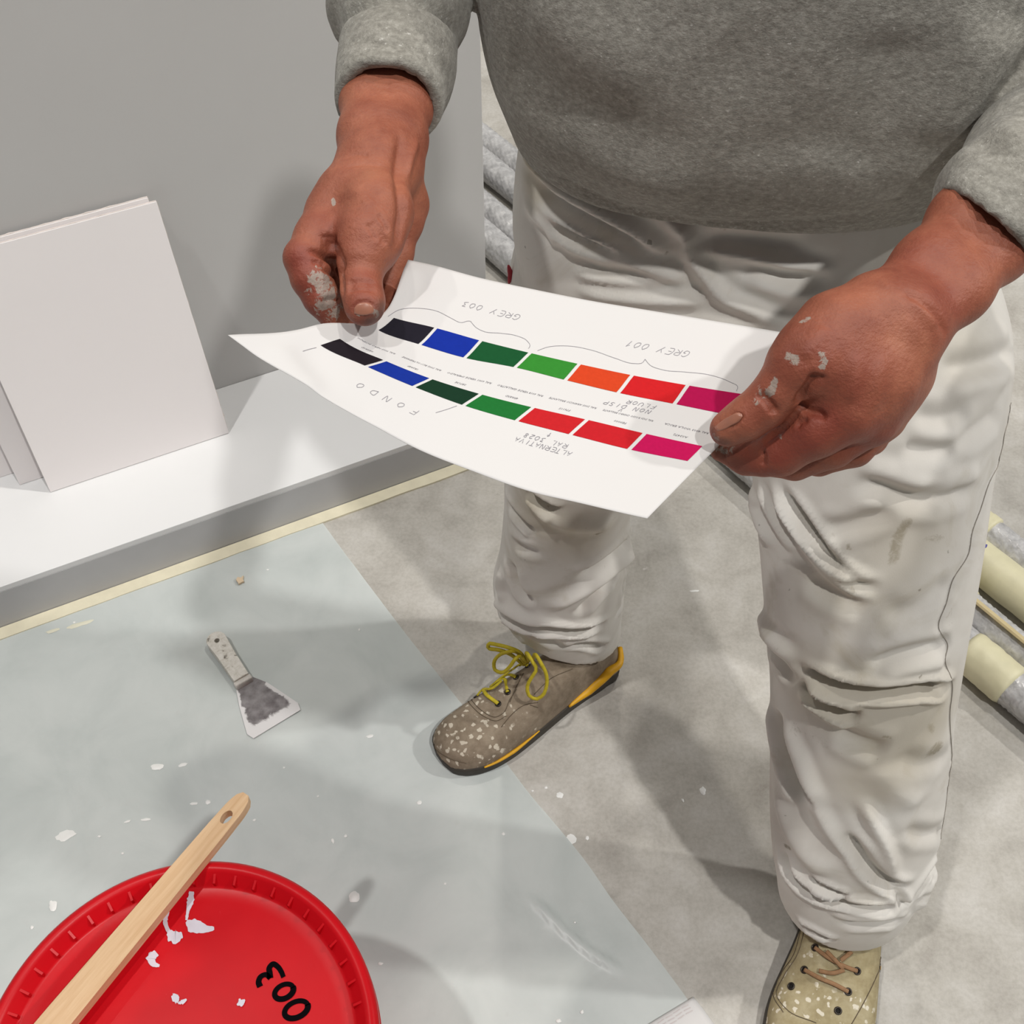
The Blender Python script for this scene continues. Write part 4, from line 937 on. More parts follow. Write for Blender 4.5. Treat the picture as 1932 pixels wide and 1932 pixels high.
# ================================================================ sweatshirt
def mat_jersey():
    m, nt, b = node_mat('heather_jersey'); g = NT(nt); v = g.co()
    mp = g.n('ShaderNodeMapping'); mp.inputs['Scale'].default_value = (1, 1, 1.5); g.l(v, mp.inputs[0])
    c = g.ramp(g.noise(150, 5, 0.75, mp.outputs[0]), [(0.3, lin('#66635d')), (0.5, lin('#8e8b83')), (0.7, lin('#b2afa7'))])
    c = g.mix(0.35, c, g.ramp(g.noise(12, 3, 0.6, v), [(0.3, lin('#827f77')), (0.7, lin('#9c9991'))]))
    f = g.ramp(g.noise(260, 2, 0.6, mp.outputs[0]), [(0.66, 0.0), (0.74, 0.7)]); c = g.mix(f, c, lin('#c4c2bc'))
    g.l(c, b.inputs['Base Color']); b.inputs['Roughness'].default_value = 0.95; b.inputs['Specular IOR Level'].default_value = 0.1
    b.inputs['Sheen Weight'].default_value = 0.15
    g.bump(g.math('ADD', g.noise(230, 4, 0.7, mp.outputs[0]), g.math('MULTIPLY', g.noise(60, 3, 0.6, v), 0.6)), 0.5, 0.003, b); return m
M_JERSEY = mat_jersey()
def ring(cx, cy, z, rx, ry, rot=0.0, tilt=(0, 0)):
    c, s = math.cos(rot), math.sin(rot)
    return (np.array([cx, cy, z]), np.array([c*rx, s*rx, tilt[0]*rx]), np.array([-s*ry, c*ry, tilt[1]*ry]))
def aring(c, t, r, r2=None, up=(0, 0, 1)):
    t = unit(t); a = np.cross(t, up); a = unit(a); b_ = np.cross(a, t); return (A3(c), a*r, b_*(r2 or r))
rot = -0.05
torso = loft([ring(.235, 1.03, 1.545, .075, .075), ring(.235, 1.03, 1.50, .13, .095), ring(.235, 1.02, 1.44, .195, .125), ring(.237, 1.005, 1.34, .235, .160), ring(.238, .990, 1.22, .260, .188, rot), ring(.238, .985, 1.11, .268, .196, rot), ring(.238, .985, 1.06, .260, .191, rot), ring(.236, .988, 1.02, .246, .177, rot), ring(.235, .990, .992, .236, .161, rot)], 64, 6,
             [ring(.235, .990, .984, .233, .158, rot), ring(.235, .990, .984, .222, .147, rot), ring(.235, .990, 1.03, .222, .147, rot)], 2.2)
def sleeve(sh, elb, pts, cuff_c, cuff_t, cuff_r, cuff_r2):
    """pts: (centre, radius) from elbow to cuff"""
    R = [aring(A3(sh)+[0, 0, .03], A3(elb)-sh, .085), aring(A3(sh)*.6+A3(elb)*.4, A3(elb)-sh, .076)]
    P = [p for p, _ in pts]
    for i, (p, r) in enumerate(pts):
        t = (P[min(i+1, len(P)-1)]-P[max(i-1, 0)]); R.append(aring(p, t, r))
    R.append(aring(cuff_c, cuff_t, cuff_r, cuff_r2)); ct = unit(cuff_t)
    tail = [aring(cuff_c+ct*.003, cuff_t, cuff_r*.985, cuff_r2*.985), aring(cuff_c+ct*.002, cuff_t, cuff_r*.80, cuff_r2*.80), aring(cuff_c*.6+pts[-1][0]*.4, cuff_t, cuff_r*.76, cuff_r2*.76)]
    return loft(R, 48, 6, tail)
rc = D(733, 196, .882); rt = D(722, 262, .862)-D(741, 100, .93)
slR = sleeve((.04, 1.03, 1.45), RELB, [(RELB, .074), (D(748, -15, .975), .0595), (D(752, 22, .958), .0600), (D(754, 50, .945), .0500), (D(749, 95, .927), .0480), (D(742, 145, .905), .0465)], rc, rt, .0415, .039)
lc = D(1866, 425, .799); lt = unit(D(1775, 520, .775)-D(1935, 355, .84)); lv = unit(ray(1866, 425)); lt = lt-lv*(lt@lv)*0.85
slL = sleeve((.43, 1.03, 1.45), LELB, [(LELB, .075), (D(2010, 275, .885), .061), (D(1965, 318, .858), .055), (D(1920, 362, .833), .0505), (D(1885, 397, .812), .048)], lc, lt, .0430, .0425)
SV, SQ = remesh([torso, slR, slL], 0.0052, 5)
SN = normals(SV, SQ); SS = Surf(SV, SQ)
def fo_s(pts, a, w, k='v', n=20):
    L_, _ = SS.line(pts, n); fold(SV, SN, L_, a, w, k)
# drape folds of the body
for pts, a, w, k in [([(1000, 300), (1150, 385), (1280, 420), (1450, 427), (1620, 408), (1740, 378)], .0045, .010, 'c'), ([(930, 60), (1050, 180), (1200, 260), (1350, 300)], .006, .03, 'v'), ([(1900, 20), (1830, 150), (1760, 280)], .008, .03, 'r'), ([(1700, 40), (1660, 180), (1560, 330)], .008, .035, 'v'), ([(1000, -20), (1100, 90), (1250, 150)], .006, .035, 'r'), ([(1350, 60), (1450, 200), (1470, 330)], .005, .04, 'v'), ([(1040, 230), (1200, 330), (1350, 365)], .004, .025, 'r'),
                     # right sleeve: bunched upper roll, cuff rib line
                     ([(640, 52), (655, 22), (690, 5), (740, -8), (800, 5), (840, 32), (868, 62)], .0085, .0060, 'c'), ([(646, 88), (690, 83), (740, 86), (800, 104), (852, 134)], .0016, .0045, 'c'), ([(640, 120), (700, 110), (760, 120), (838, 165)], .0010, .006, 'r'), ([(800, 90), (830, 110), (850, 128)], .0022, .005, 'r'),
                     # left sleeve
                     ([(1820, 300), (1860, 330), (1905, 380), (1932, 415)], .0018, .006, 'c'), ([(1850, 260), (1890, 300), (1930, 345)], .0030, .009, 'v'), ([(1880, 225), (1910, 255), (1931, 290)], .003, .010, 'r')]:
    fo_s(pts, a, w, k)
# loose cloth: broad irregular swell
nz = np.array([mnoise.noise((p[0]*7, p[1]*7, p[2]*5)) for p in SV]); SV += SN*(nz*0.0025)[:, None]
SV = laplace(SV, SQ, 1)
shirt = obj('sweatshirt', SV, SQ, M_JERSEY, person); shirt['label'] = 'heather grey fleece sweatshirt with pushed-up sleeves'
# ================================================================ trousers
def mat_trousers():
    m, nt, b = node_mat('work_trousers'); g = NT(nt); v = g.co()
    c = g.ramp(g.noise(6, 4, 0.6, v, 0.5), [(0.3, lin('#d0cbc3')), (0.5, lin('#dcd8d1')), (0.7, lin('#e4e1db'))])
    d1 = g.ramp(g.noise(9, 5, 0.65, v, 0.8), [(0.55, 0.0), (0.75, 0.55)]); c = g.mix(d1, c, lin('#b9b09d'))
    d2 = g.ramp(g.noise(34, 4, 0.7, v, 1.0), [(0.68, 0.0), (0.76, 0.45)]); c = g.mix(d2, c, lin('#a2988a'))
    d3 = g.ramp(g.noise(70, 2, 0.6, v), [(0.74, 0.0), (0.77, 0.55)]); c = g.mix(d3, c, lin('#6f675d'))
    st = g.math('ADD', g.math('MULTIPLY', g.noise(90, 5, 0.75, v, 0.8), 1.0), g.math('MULTIPLY', g.attr('stain'), 0.55)); c = g.mix(g.ramp(st, [(0.70, 0.0), (1.0, 0.7)]), c, lin('#8d8472'))
    c = g.mix(g.math('MULTIPLY', g.attr('grime'), 0.55), c, lin('#b0a488'))
    g.l(c, b.inputs['Base Color']); b.inputs['Roughness'].default_value = 0.85; b.inputs['Specular IOR Level'].default_value = 0.15
    g.bump(g.noise(700, 2, 0.5, v), 0.12, 0.0008, b); return m
M_TROU = mat_trousers()
hips = loft([ring(.238, 1.0, 1.06, .205, .120), ring(.238, 1.0, 1.0, .222, .128, rot), ring(.240, .990, .93, .237, .140, -.10), ring(.243, .972, .86, .242, .156, -.2), ring(.245, .955, .79, .222, .140, -.25), ring(.24, .95, .74, .16, .10, -.25)], 64, 5, (), 2.3)
legR = loft([ring(.125, .995, .90, .108, .125), ring(.105, .995, .80, .108, .125), ring(.088, .995, .65, .098, .105), ring(.079, .995, .50, .0895, .095), ring(.076, .997, .38, .088, .090), ring(.074, 1.000, .28, .093, .090), ring(.070, 1.002, .21, .098, .092), ring(.073, 1.002, .16, .096, .086), ring(.078, 1.002, .122, .095, .080, 0, (-.44, .05))], 56, 6,
            [ring(.079, 1.002, .116, .094, .079, 0, (-.44, .05)), ring(.079, 1.002, .116, .085, .070, 0, (-.44, .05)), ring(.070, 1.004, .17, .074, .066, 0, (-.2, .05))])
legL = loft([ring(.355, .945, .90, .122, .135, -.2), ring(.366, .880, .84, .138, .135), ring(.378, .800, .72, .127, .118), ring(.388, .740, .62, .118, .108), ring(.402, .690, .50, .1085, .104), ring(.418, .652, .38, .107, .100), ring(.432, .618, .27, .107, .098), ring(.441, .594, .19, .102, .094), ring(.446, .580, .135, .094, .089, 0, (.0, .08)), ring(.447, .576, .110, .090, .086, 0, (.0, .08))], 56, 6,
            [ring(.447, .576, .104, .089, .085, 0, (.0, .08)), ring(.447, .577, .104, .080, .076, 0, (.0, .08)), ring(.446, .583, .155, .076, .072, 0, (0, .1))])
TV, TQ = remesh([hips, legR, legL], 0.0036, 5)
TN = normals(TV, TQ)
nz = np.array([mnoise.noise((p[0]*9, p[1]*9, p[2]*6+3))+0.5*mnoise.noise((p[0]*20, p[1]*20, p[2]*14)) for p in TV]); TV += TN*(nz*0.0016)[:, None]
TN = normals(TV, TQ); TS = Surf(TV, TQ)
FOLDS = [
 # picture-right leg: knee break, back-of-knee folds, shin drapes, stacked hem
 ([(1503,1261),(1549,1279),(1599,1296),(1648,1302),(1698,1301),(1748,1296),(1797,1302)], .024, .0065, 'v'), ([(1509,1289),(1542,1312),(1579,1336),(1625,1355)], .024, .0070, 'v'), ([(1572,1375),(1632,1405),(1675,1418)], .007, .012, 'v'),
 ([(1462,1330),(1478,1400),(1500,1470),(1530,1530)], .018, .012, 'v'), ([(1480,1350),(1506,1420),(1532,1500),(1562,1562),(1600,1618)], .006, .009, 'r'), ([(1470,1480),(1490,1560),(1530,1620),(1580,1655)], .008, .016, 'r'),
 ([(1589,1567),(1619,1607),(1645,1644),(1681,1670),(1715,1680)], .013, .0075, 'v'), ([(1622,1498),(1648,1554),(1672,1601),(1688,1654)], .008, .0075, 'r'), ([(1526,1657),(1566,1677),(1602,1693)], .012, .0045, 'v'),
 ([(1473,1597),(1489,1640),(1513,1670),(1542,1687),(1585,1700),(1642,1710),(1690,1712)], .018, .0062, 'v'), ([(1506,1740),(1542,1759),(1575,1776)], .013, .0050, 'v'), ([(1580,1745),(1640,1745),(1705,1738)], .006, .007, 'v'), ([(1560,1722),(1630,1728),(1700,1722)], .005, .007, 'r'), ([(1764,1627),(1738,1672),(1712,1712)], .010, .008, 'v'), ([(1775,1640),(1752,1690),(1728,1722)], .007, .009, 'r'), ([(1688,1677),(1708,1713)], .006, .005, 'v'),
 ([(1446,905),(1480,956),(1526,1024),(1566,1067),(1606,1092),(1650,1104)], .007, .0075, 'r'), ([(1464,918),(1500,962),(1544,1030),(1582,1075),(1620,1102),(1668,1114)], .013, .0060, 'v'), ([(1428,906),(1452,962),(1490,1024),(1515,1050)], .006, .006, 'r'), ([(1418,915),(1432,980),(1462,1040)], .006, .006, 'r'), ([(1437,1139),(1443,1176),(1468,1213),(1511,1250)], .008, .009, 'r'), ([(1445,1210),(1470,1250),(1500,1290)], .008, .009, 'v'),
 ([(1539,999),(1598,993),(1661,971),(1701,952)], .005, .009, 'v'), ([(1598,897),(1661,918),(1723,940),(1769,943),(1847,912)], .007, .010, 'v'), ([(1610,880),(1690,905),(1760,918)], .004, .010, 'r'), ([(1518,1086),(1567,1120),(1642,1151)], .005, .010, 'v'), ([(1629,1263),(1692,1238),(1794,1216)], .007, .009, 'v'), ([(1660,1160),(1723,1151),(1800,1086)], .004, .012, 'v'), ([(1650,1275),(1720,1262),(1790,1248)], .004, .008, 'r'),
 ([(1758,688),(1809,690),(1863,680),(1928,655)], .006, .010, 'v'), ([(1715,782),(1772,790),(1836,779)], .005, .010, 'v'), ([(1699,838),(1755,849),(1809,849)], .005, .009, 'v'), ([(1796,844),(1890,777)], .005, .010, 'v'), ([(1770,740),(1830,735),(1900,715)], .004, .010, 'r'), ([(1750,960),(1800,930),(1850,880)], .005, .010, 'r'), ([(1690,1420),(1740,1440),(1790,1430)], .003, .012, 'v'), ([(1700,1560),(1745,1575),(1785,1565)], .004, .010, 'v'), ([(1640,1440),(1690,1490),(1740,1520)], .004, .015, 'r'),
 # picture-left leg
 ([(956,948),(972,968),(993,991),(1012,1008)], .009, .008, 'v'), ([(993,921),(1024,948),(1057,966)], .018, .008, 'v'), ([(964,1022),(993,1037),(1024,1045)], .005, .008, 'v'), ([(1198,1012),(1159,1043),(1124,1072),(1086,1096)], .011, .010, 'v'), ([(1200,1030),(1160,1068),(1120,1100),(1070,1130),(1020,1150)], .009, .011, 'r'), ([(1169,1085),(1128,1122),(1086,1164)], .009, .008, 'v'),
 ([(933,1144),(962,1165),(993,1180),(1035,1184),(1076,1188),(1107,1186),(1146,1177)], .019, .0070, 'v'), ([(935,1130),(965,1150),(1000,1166),(1040,1170)], .006, .010, 'r'), ([(941,1186),(989,1208)], .008, .007, 'v'), ([(987,1185),(1024,1204),(1066,1223)], .006, .008, 'v'), ([(1050,1224),(1090,1216),(1145,1222)], .008, .006, 'v'), ([(964,1057),(975,1103),(993,1128),(1014,1138)], .009, .009, 'v'), ([(950,1075),(944,1110),(955,1140)], .007, .010, 'r'), ([(1178,1090),(1172,1140),(1160,1170)], .006, .008, 'v'), ([(1000,960),(1080,990),(1160,990)], .006, .014, 'r'),
 # front of the hips
 ([(982,274),(1018,319),(1060,355),(1120,391),(1195,436),(1255,478),(1300,499)], .0075, .0070, 'r'), ([(994,367),(1036,397),(1090,427),(1150,457),(1210,487),(1315,529)], .0075, .0065, 'r'), ([(985,382),(1039,430),(1090,466),(1150,487),(1225,508),(1315,544)], .0075, .0065, 'r'), ([(1075,508),(1120,523),(1195,532),(1270,538)], .0065, .0065, 'r'), ([(1075,538),(1120,553),(1180,562),(1270,568),(1354,568)], .0065, .0065, 'r'),
 ([(1010,345),(1070,400),(1150,440),(1230,475)], .006, .009, 'v'), ([(1030,415),(1100,455),(1180,485)], .005, .007, 'v'), ([(1231,379),(1264,418),(1294,448),(1298,475),(1324,514),(1360,559),(1420,586),(1489,622)], .0085, .0070, 'r'), ([(1290,478),(1309,475),(1390,478),(1450,490),(1510,502),(1590,512)], .006, .0060, 'r'), ([(1320,455),(1420,462),(1530,470)], .006, .010, 'v'), ([(1400,520),(1480,550),(1560,560)], .005, .010, 'r'), ([(1035,380),(1042,430),(1050,470)], .004, .006, 'r'), ([(1390,500),(1450,515),(1540,530)], .005, .008, 'v')]
for pts, a, w, k in FOLDS:
    L_, _ = TS.line(pts, 24); fold(TV, TN, L_, a*1.25, w, k)
TV = laplace(TV, TQ, 3); TN = normals(TV, TQ); TS = Surf(TV, TQ)
seam_px = [(1915, 760), (1895, 817), (1887, 868), (1866, 911), (1850, 960), (1834, 1005), (1828, 1042), (1796, 1098), (1786, 1136), (1771, 1185), (1788, 1216), (1783, 1245), (1796, 1285), (1792, 1347), (1796, 1440), (1790, 1520), (1780, 1580)]
L_, _ = TS.line(seam_px, 60); fold(TV, TN, L_, .0022, .0042, 'c'); TN = normals(TV, TQ); TS = Surf(TV, TQ)
trou = obj('trousers', TV, TQ, M_TROU, person); trou['label'] = 'loose white painter trousers with dirt stains and deep folds'
stain = attr_field(TV, TS, [([(1712, 985), (1698, 1005), (1690, 1035), (1686, 1055)], .007, .85), ([(1770, 1412), (1760, 1420), (1764, 1410)], .010, .85), ([(1752, 1370), (1760, 1378)], .006, .6), ([(1600, 820), (1610, 822)], .004, .6), ([(1600, 1030), (1602, 1035)], .003, .9), ([(1610, 1110), (1602, 1120), (1618, 1130)], .006, .5), ([(1125, 1008), (1134, 1005)], .004, .8), ([(1060, 326), (1064, 334)], .004, .9), ([(1128, 392), (1131, 394)], .002, .9), ([(1258, 477), (1261, 479)], .002, .9), ([(1363, 428), (1368, 431)], .004, .9), ([(1500, 1375), (1520, 1385), (1545, 1400)], .012, .4), ([(1670, 1390), (1680, 1393)], .003, .8), ([(1755, 1018), (1765, 1015)], .008, .5), ([(1482, 1595), (1490, 1600)], .004, .9)])
grime = attr_field(TV, TS, [([(1560, 1320), (1640, 1340), (1740, 1360), (1690, 1420)], .06, .8), ([(1640, 1480), (1700, 1440)], .05, .7), ([(1600, 1120), (1660, 1080), (1700, 1020)], .05, .55), ([(1010, 970), (1080, 1010)], .05, .7), ([(1000, 300), (1010, 360)], .02, .8), ([(1030, 290), (1050, 320)], .02, .6), ([(1700, 560), (1800, 620)], .05, .5)])
for nm, arr in (('stain', stain), ('grime', grime)):
    a = trou.data.attributes.new(nm, 'FLOAT', 'POINT'); a.data.foreach_set('value', arr.astype(np.float32))
# stitched side seam, fly placket, pocket edge
M_STITCH = flat_mat('grey_thread', '#9c968d', 0.8, vary=0)
P, N = TS.line(seam_px, 160, 0.0004); v, f = tube(P, 0.00045, 5); obj('side_seam', v, f, M_STITCH, trou)
redt = [D(959, 500, 1.24), D(963, 518, 1.245), D(960, 535, 1.25)]
v, f = tube(catmull(redt, 10), [.001, .002, .0025, .003, .003, .003, .003, .0025, .002, .001], 8); tagr = obj('red_tab', v, f, flat_mat('red_cloth', '#a8323c', 0.7), trou); tagr['label'] = 'small red tab at the hip'
# ================================================================ work shoes
def mat_suede(name, c0, c1, c2, spat):
    m, nt, b = node_mat(name); g = NT(nt); v = g.co()
    c = g.ramp(g.noise(24, 5, 0.65, v, 0.5), [(0.3, lin(c0)), (0.5, lin(c1)), (0.72, lin(c2))])
    c = g.mix(0.3, c, g.ramp(g.noise(110, 3, 0.6, v), [(0.3, lin(c0)), (0.7, lin(c2))]))
    sp = g.n('ShaderNodeTexVoronoi'); sp.inputs['Scale'].default_value = 95; dv = g.n('ShaderNodeVectorMath', operation='ADD'); nc = g.n('ShaderNodeTexNoise'); nc.inputs['Scale'].default_value = 90; nc.inputs['Detail'].default_value = 3; g.l(v, nc.inputs['Vector']); sv = g.n('ShaderNodeVectorMath', operation='SCALE'); sv.inputs['Scale'].default_value = 0.014; g.l(nc.outputs['Color'], sv.inputs[0]); g.l(v, dv.inputs[0]); g.l(sv.outputs[0], dv.inputs[1]); g.l(dv.outputs[0], sp.inputs['Vector'])
    k = g.math('ADD', g.math('MULTIPLY', g.noise(22, 3, 0.6, v), 0.9), g.math('MULTIPLY', g.attr('toe'), 0.32))
    dots = g.math('MULTIPLY', g.ramp(sp.outputs['Distance'], [(0.26, 1.0), (0.34, 0.0)]), g.ramp(k, [(0.58, 0.0), (0.66, 1.0)]))
    c = g.mix(g.math('MULTIPLY', dots, 0.85), c, lin(spat))
    g.l(c, b.inputs['Base Color']); b.inputs['Roughness'].default_value = 0.85; b.inputs['Specular IOR Level'].default_value = 0.2
    g.bump(g.noise(300, 3, 0.6, v), 0.25, 0.001, b); return m
M_SUEDE = mat_suede('brown_suede', '#6f6252', '#877968', '#9d907e', '#cfc6b5'); M_TAN = mat_suede('tan_suede', '#8d7f60', '#a59875', '#b9ae90', '#e3dccb')
M_SOLE = flat_mat('dark_rubber', '#3d3831', 0.7, vary=0.2, scale=60); M_YEL = flat_mat('yellow_rubber', '#dba314', 0.5, vary=0.1, scale=60); M_LACEY = flat_mat('yellow_lace', '#b5a41e', 0.7, vary=0.15, scale=150, bump=0.3, bscale=500); M_LACEB = flat_mat('brown_lace', '#94704f', 0.8, vary=0.15, scale=150)
M_EYE = flat_mat('eyelet', '#3b3530', 0.35, 0.6, vary=0.15); M_TONG = flat_mat('tongue_cloth', '#7d7060', 0.9, vary=0.15, scale=120); M_THR = flat_mat('suede_stitch', '#5d503f', 0.8, vary=0.1)
def shoe(heel, toe, label, mat, wscale=1.0, zb=0.0):
    heel = A3(heel); toe = A3(toe); ax = toe-heel; Ln = float(np.linalg.norm(ax)); ax = ax/Ln; sd = np.cross([0, 0, 1], ax)
    root = bpy.data.objects.new('shoe', None); COL.objects.link(root); root.parent = person; root.location = tuple(A3((heel+toe)/2)-wpos(person)); root['label'] = label; root.empty_display_size = .05
    # stations: distance from heel (fraction), half width, ridge height, side offset
    st = A3([(0.00, .012, .058, 0), (0.03, .028, .066, 0), (0.12, .036, .078, 0), (0.25, .038, .100, 0), (0.36, .040, .104, .001), (0.48, .044, .092, .003), (0.60, .049, .078, .004), (0.72, .053, .066, .004), (0.83, .052, .059, .003), (0.91, .046, .052, .001), (0.96, .036, .043, 0), (0.99, .022, .032, 0), (1.0, .008, .022, 0)])
    q = np.linspace(0, 1, 70); S_ = hermite(st[:, 0], st[:, 1:], q); n = 40; th = np.linspace(0, math.pi, n)
    V = []; zs = 0.018+zb
    for t, (w, h, off) in zip(q, S_):
        w *= wscale; c = heel+ax*(t*Ln)+sd*off
        for a in th:
            x = math.copysign(abs(math.cos(a))**0.75, math.cos(a)); z = abs(math.sin(a))**0.80
            V.append(c+sd*(x*w)+np.array([0, 0, zs+(h-0.018)*z]))
        # closing points along the base
    V = A3(V); k = len(q); Fq = [(i*n+j, i*n+j+1, (i+1)*n+j+1, (i+1)*n+j) for i in range(k-1) for j in range(n-1)]
    Fq += [(i*n+n-1, i*n, (i+1)*n, (i+1)*n+n-1) for i in range(k-1)]
    up_me = new_mesh('u', V, Fq); bm = bmesh.new(); bm.from_mesh(up_me); bmesh.ops.recalc_face_normals(bm, faces=bm.faces[:]); bm.to_mesh(up_me); bm.free(); V, Fq = np_mesh(up_me)
    Fq = np.array(Fq)
    # sole: outline slab a little wider than the upper, with a lug edge
    ol = [(heel+ax*(t*Ln)+sd*(off+w*wscale+.0018)) for t, (w, h, off) in zip(q, S_)]+[(heel+ax*(t*Ln)+sd*(off-w*wscale-.0018)) for t, (w, h, off) in list(zip(q, S_))[::-1]]
    ol = A3(ol); ol[:, 2] = 0; m = len(ol); c0 = ol.mean(0); SVv = []
    for sc_, z in ((0.965, .0022), (0.99, .0022), (1.0, .008), (0.998, .015), (1.004, .020), (0.985, .024)):
        for p in ol: SVv.append(c0+(p-c0)*sc_+[0, 0, z+zb])
    SF = [(i*m+j, i*m+(j+1) % m, (i+1)*m+(j+1) % m, (i+1)*m+j) for i in range(5) for j in range(m)]+[tuple(range(m))[::-1], tuple(range(5*m, 6*m))]
    obj('sole', SVv, SF, M_SOLE, root)['label'] = 'worn dark rubber sole'
    return root, V, Fq, (heel, ax, sd, Ln, ol, c0)
def finish_shoe(root, V, Fq, geo, mat, stitches, eyelets, toe_pts):
    heel, ax, sd, Ln, ol, c0 = geo; N = normals(V, Fq); S = Surf(V, Fq)
    for pts, a, w, k in stitches:
        L_, _ = S.line(pts, 20); fold(V, N, L_, a, w, k)
    S = Surf(V, Fq); o = obj('upper', V, Fq, mat, root); t = ((V-heel)@ax)/Ln
    at = o.data.attributes.new('toe', 'FLOAT', 'POINT'); at.data.foreach_set('value', np.clip((t-.45)/.4, 0, 1).astype(np.float32))
    for pts, a, w, k in stitches:
        if k == 'c':
            P, Nn = S.line(pts, 30, 0.0004); v, f = tube(P, 0.0006, 5); obj('stitching', v, f, M_THR, root)
    for u, v_ in eyelets:
        p, nn = S.hit(u, v_); a1 = unit(np.cross(nn, ax)); a2 = np.cross(nn, a1)
        P = [p+nn*.0007+(a1*math.cos(b)+a2*math.sin(b))*.0040 for b in np.linspace(0, 2*math.pi, 16, endpoint=False)]
        v, f = tube(P, .0013, 6, closed=True); obj('eyelet', v, f, M_EYE, root)
        P = [p+nn*.0003+(a1*math.cos(b)+a2*math.sin(b))*.0036 for b in np.linspace(0, 2*math.pi, 12, endpoint=False)]; obj('eyelet_hole', P, [tuple(range(12))], flat_mat('hole', '#15110e', 0.9, vary=0), root)
    return S
def lace(S, pts, root, mat, w=.0022, lift=.0016, fl=0.5, n=24, name='lace'):
    """pts: (u, v, extra height)"""
    P = []; Nn = []
    for u, v_, e in pts:
        h = S.hit(u, v_); P.append(h[0]+h[1]*(lift+e)); Nn.append(h[1])
    Q = catmull(P, n); nn = catmull(Nn, n); v, f = tube(Q, w, 8, flat=(nn, fl)); return obj(name, v, f, mat, root)
# picture-left shoe: brown suede, yellow laces
heelA = Z(1128, 1268, 0); toeA = Z(826, 1442, 0.0); dA = unit(toeA-heelA); heelA = np.array([.166, .998, 0]); dA = unit(toeA-heelA)
A_root, AV, AF, Ageo = shoe(heelA, toeA-dA*0.004, 'spattered brown suede work shoe with yellow laces', M_SUEDE, 1.0, 0.0015)
st = [([(877, 1300), (893, 1325), (915, 1345), (935, 1353), (950, 1345), (962, 1320), (975, 1300)], .0010, .0018, 'c'), ([(872, 1306), (889, 1331), (912, 1351), (937, 1360), (956, 1350)], .0006, .0014, 'c'), ([(962, 1325), (975, 1295), (988, 1270)], .0008, .0018, 'c'), ([(812, 1402), (830, 1420), (856, 1434), (880, 1440)], .0014, .0026, 'c'), ([(902, 1290), (910, 1270), (925, 1255)], .0012, .0020, 'v'),
      ([(946, 1372), (962, 1352), (990, 1330), (1015, 1325)], .0008, .0016, 'c'), ([(1008, 1310), (1040, 1280), (1080, 1262)], .0008, .0016, 'c'), ([(1000, 1330), (1015, 1335)], .0006, .002, 'c'), ([(855, 1385), (880, 1400), (920, 1400)], .0010, .006, 'r'), ([(930, 1390), (950, 1410), (965, 1400)], .0010, .006, 'v')]
eyeA = [(940, 1328), (958, 1306), (974, 1278), (996, 1257), (906, 1262), (886, 1292)]
AS = finish_shoe(A_root, AV, AF, Ageo, M_SUEDE, st, eyeA, None)
for pts in ([(887, 1290, 0), (905, 1305, .003), (922, 1316, .003), (940, 1328, 0)], [(958, 1306, 0), (945, 1282, .003), (925, 1266, .004), (906, 1262, 0)], [(974, 1278, 0), (950, 1272, .003), (930, 1262, .004), (910, 1258, .001)], [(996, 1257, 0), (982, 1240, .004), (968, 1230, .006)], [(912, 1305, .004), (935, 1303, .006), (950, 1290, .005)], [(905, 1262, .001), (935, 1250, .006), (960, 1240, .008), (975, 1232, .008)]):
    lace(AS, pts, A_root, M_LACEY, .0030)
def free_lace(P, root, mat, w=.0028):
    Q = catmull(P, 50); v, f = tube(Q, w, 8); return obj('lace_loop', v, f, mat, root)
def near(S, u, v_, e): h = S.hit(u, v_); return h[0]+np.array([0, 0, 1])*e
free_lace([near(AS, 985, 1236, .010), D(1003, 1246, 1.672), D(1012, 1262, 1.675), D(1003, 1278, 1.68), D(995, 1295, 1.688), D(998, 1312, 1.693), D(1010, 1319, 1.695), D(1024, 1312, 1.69), D(1031, 1295, 1.685), D(1030, 1270, 1.675), D(1020, 1250, 1.668), near(AS, 996, 1236, .010)], A_root, M_LACEY)
free_lace([near(AS, 975, 1232, .012), D(958, 1230, 1.69), D(942, 1236, 1.70), D(932, 1250, 1.71), D(934, 1264, 1.715), D(946, 1269, 1.71), D(960, 1260, 1.70), D(970, 1246, 1.69), near(AS, 980, 1233, .013)], A_root, M_LACEY)
free_lace([near(AS, 980, 1230, .012), D(960, 1222, 1.69), D(940, 1217, 1.70), D(922, 1215, 1.705), D(921, 1222, 1.71), D(940, 1226, 1.705), near(AS, 970, 1230, .012)], A_root, M_LACEY, .0030)
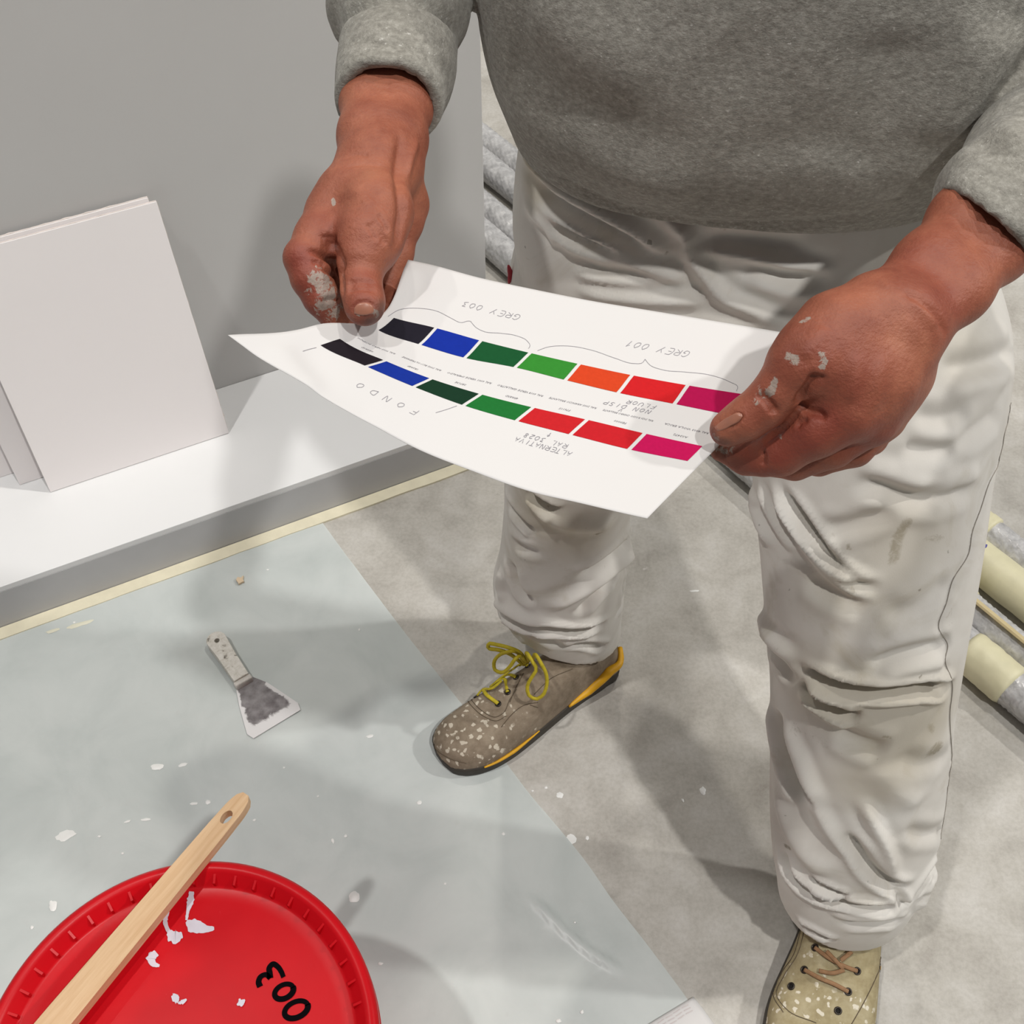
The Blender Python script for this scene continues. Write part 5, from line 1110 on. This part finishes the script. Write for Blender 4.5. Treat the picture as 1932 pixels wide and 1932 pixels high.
# yellow heel rim and sole line
heel, ax, sd, Ln, ol, c0 = Ageo
def rim(t0, t1, side, z0, r, root, geo):
    m = len(geo[4])//2; idx = np.linspace(t0*(m-1), t1*(m-1), 40); row = geo[4][:m] if side > 0 else geo[4][m:][::-1]
    P = A3([[np.interp(i, np.arange(m), row[:, k]) for k in range(3)] for i in idx]); P[:, 2] = np.interp(np.linspace(0, 1, 40), np.linspace(0, 1, len(z0)), z0)
    rr = np.interp(np.linspace(0, 1, 40), np.linspace(0, 1, len(r)), r); v, f = tube(P, rr, 10); return obj('yellow_rim', v, f, M_YEL, root)
sgn = 1 if sd[1] < 0 else -1            # the side towards the camera
rim(0.0, 0.36, sgn, [.055, .050, .032, .026], [.004, .008, .007, .002], A_root, Ageo)['label'] = 'yellow rubber heel wrap'
rim(0.55, 0.86, sgn, [.028, .026, .024], [.001, .003, .0015], A_root, Ageo)
# picture-right shoe: tan suede, brown laces
heelB = np.array([0.503, 0.655, 0.0]); dB = unit([-0.40, -0.915, 0]); toeB = heelB+dB*0.325
B_root, BVv, BF, Bgeo = shoe(heelB, toeB, 'tan suede work shoe with brown laces at the frame edge', M_TAN, 1.27, 0.0015)
st = [([(1518, 1755), (1505, 1800), (1480, 1840), (1465, 1875), (1485, 1905), (1540, 1930)], .0009, .0018, 'c'), ([(1511, 1755), (1498, 1800), (1474, 1838), (1459, 1876), (1478, 1910)], .0006, .0014, 'c'), ([(1670, 1800), (1650, 1850), (1625, 1900), (1605, 1935)], .0009, .0018, 'c'), ([(1590, 1835), (1580, 1870), (1568, 1898), (1552, 1902)], .0022, .0020, 'v')]
eyeB = [(1538, 1788), (1518, 1830), (1493, 1861), (1617, 1832), (1600, 1871), (1581, 1907)]
BS = finish_shoe(B_root, BVv, BF, Bgeo, M_TAN, st, eyeB, None)
for pts in ([(1538, 1788, 0), (1560, 1805, .003), (1590, 1822, .004), (1617, 1832, 0)], [(1518, 1830, 0), (1545, 1845, .003), (1575, 1858, .003), (1600, 1871, 0)], [(1545, 1832, .002), (1570, 1836, .004), (1592, 1830, .004)], [(1560, 1795, .004), (1575, 1812, .006), (1590, 1828, .004)], [(1600, 1800, .006), (1585, 1812, .006), (1605, 1795, .006)]):
    lace(BS, pts, B_root, M_LACEB, .0028)
p, nn = BS.hit(1662, 1826); v, f = tube([p+nn*.0004-ax*0, p+nn*.0010], [.006, .0055], 14); obj('side_badge', v, f, flat_mat('badge', '#2c2822', 0.5), B_root)
v, f = tube([p+nn*.0010, p+nn*.0014], [.003, .0025], 10); obj('badge_dot', v, f, M_YEL, B_root)
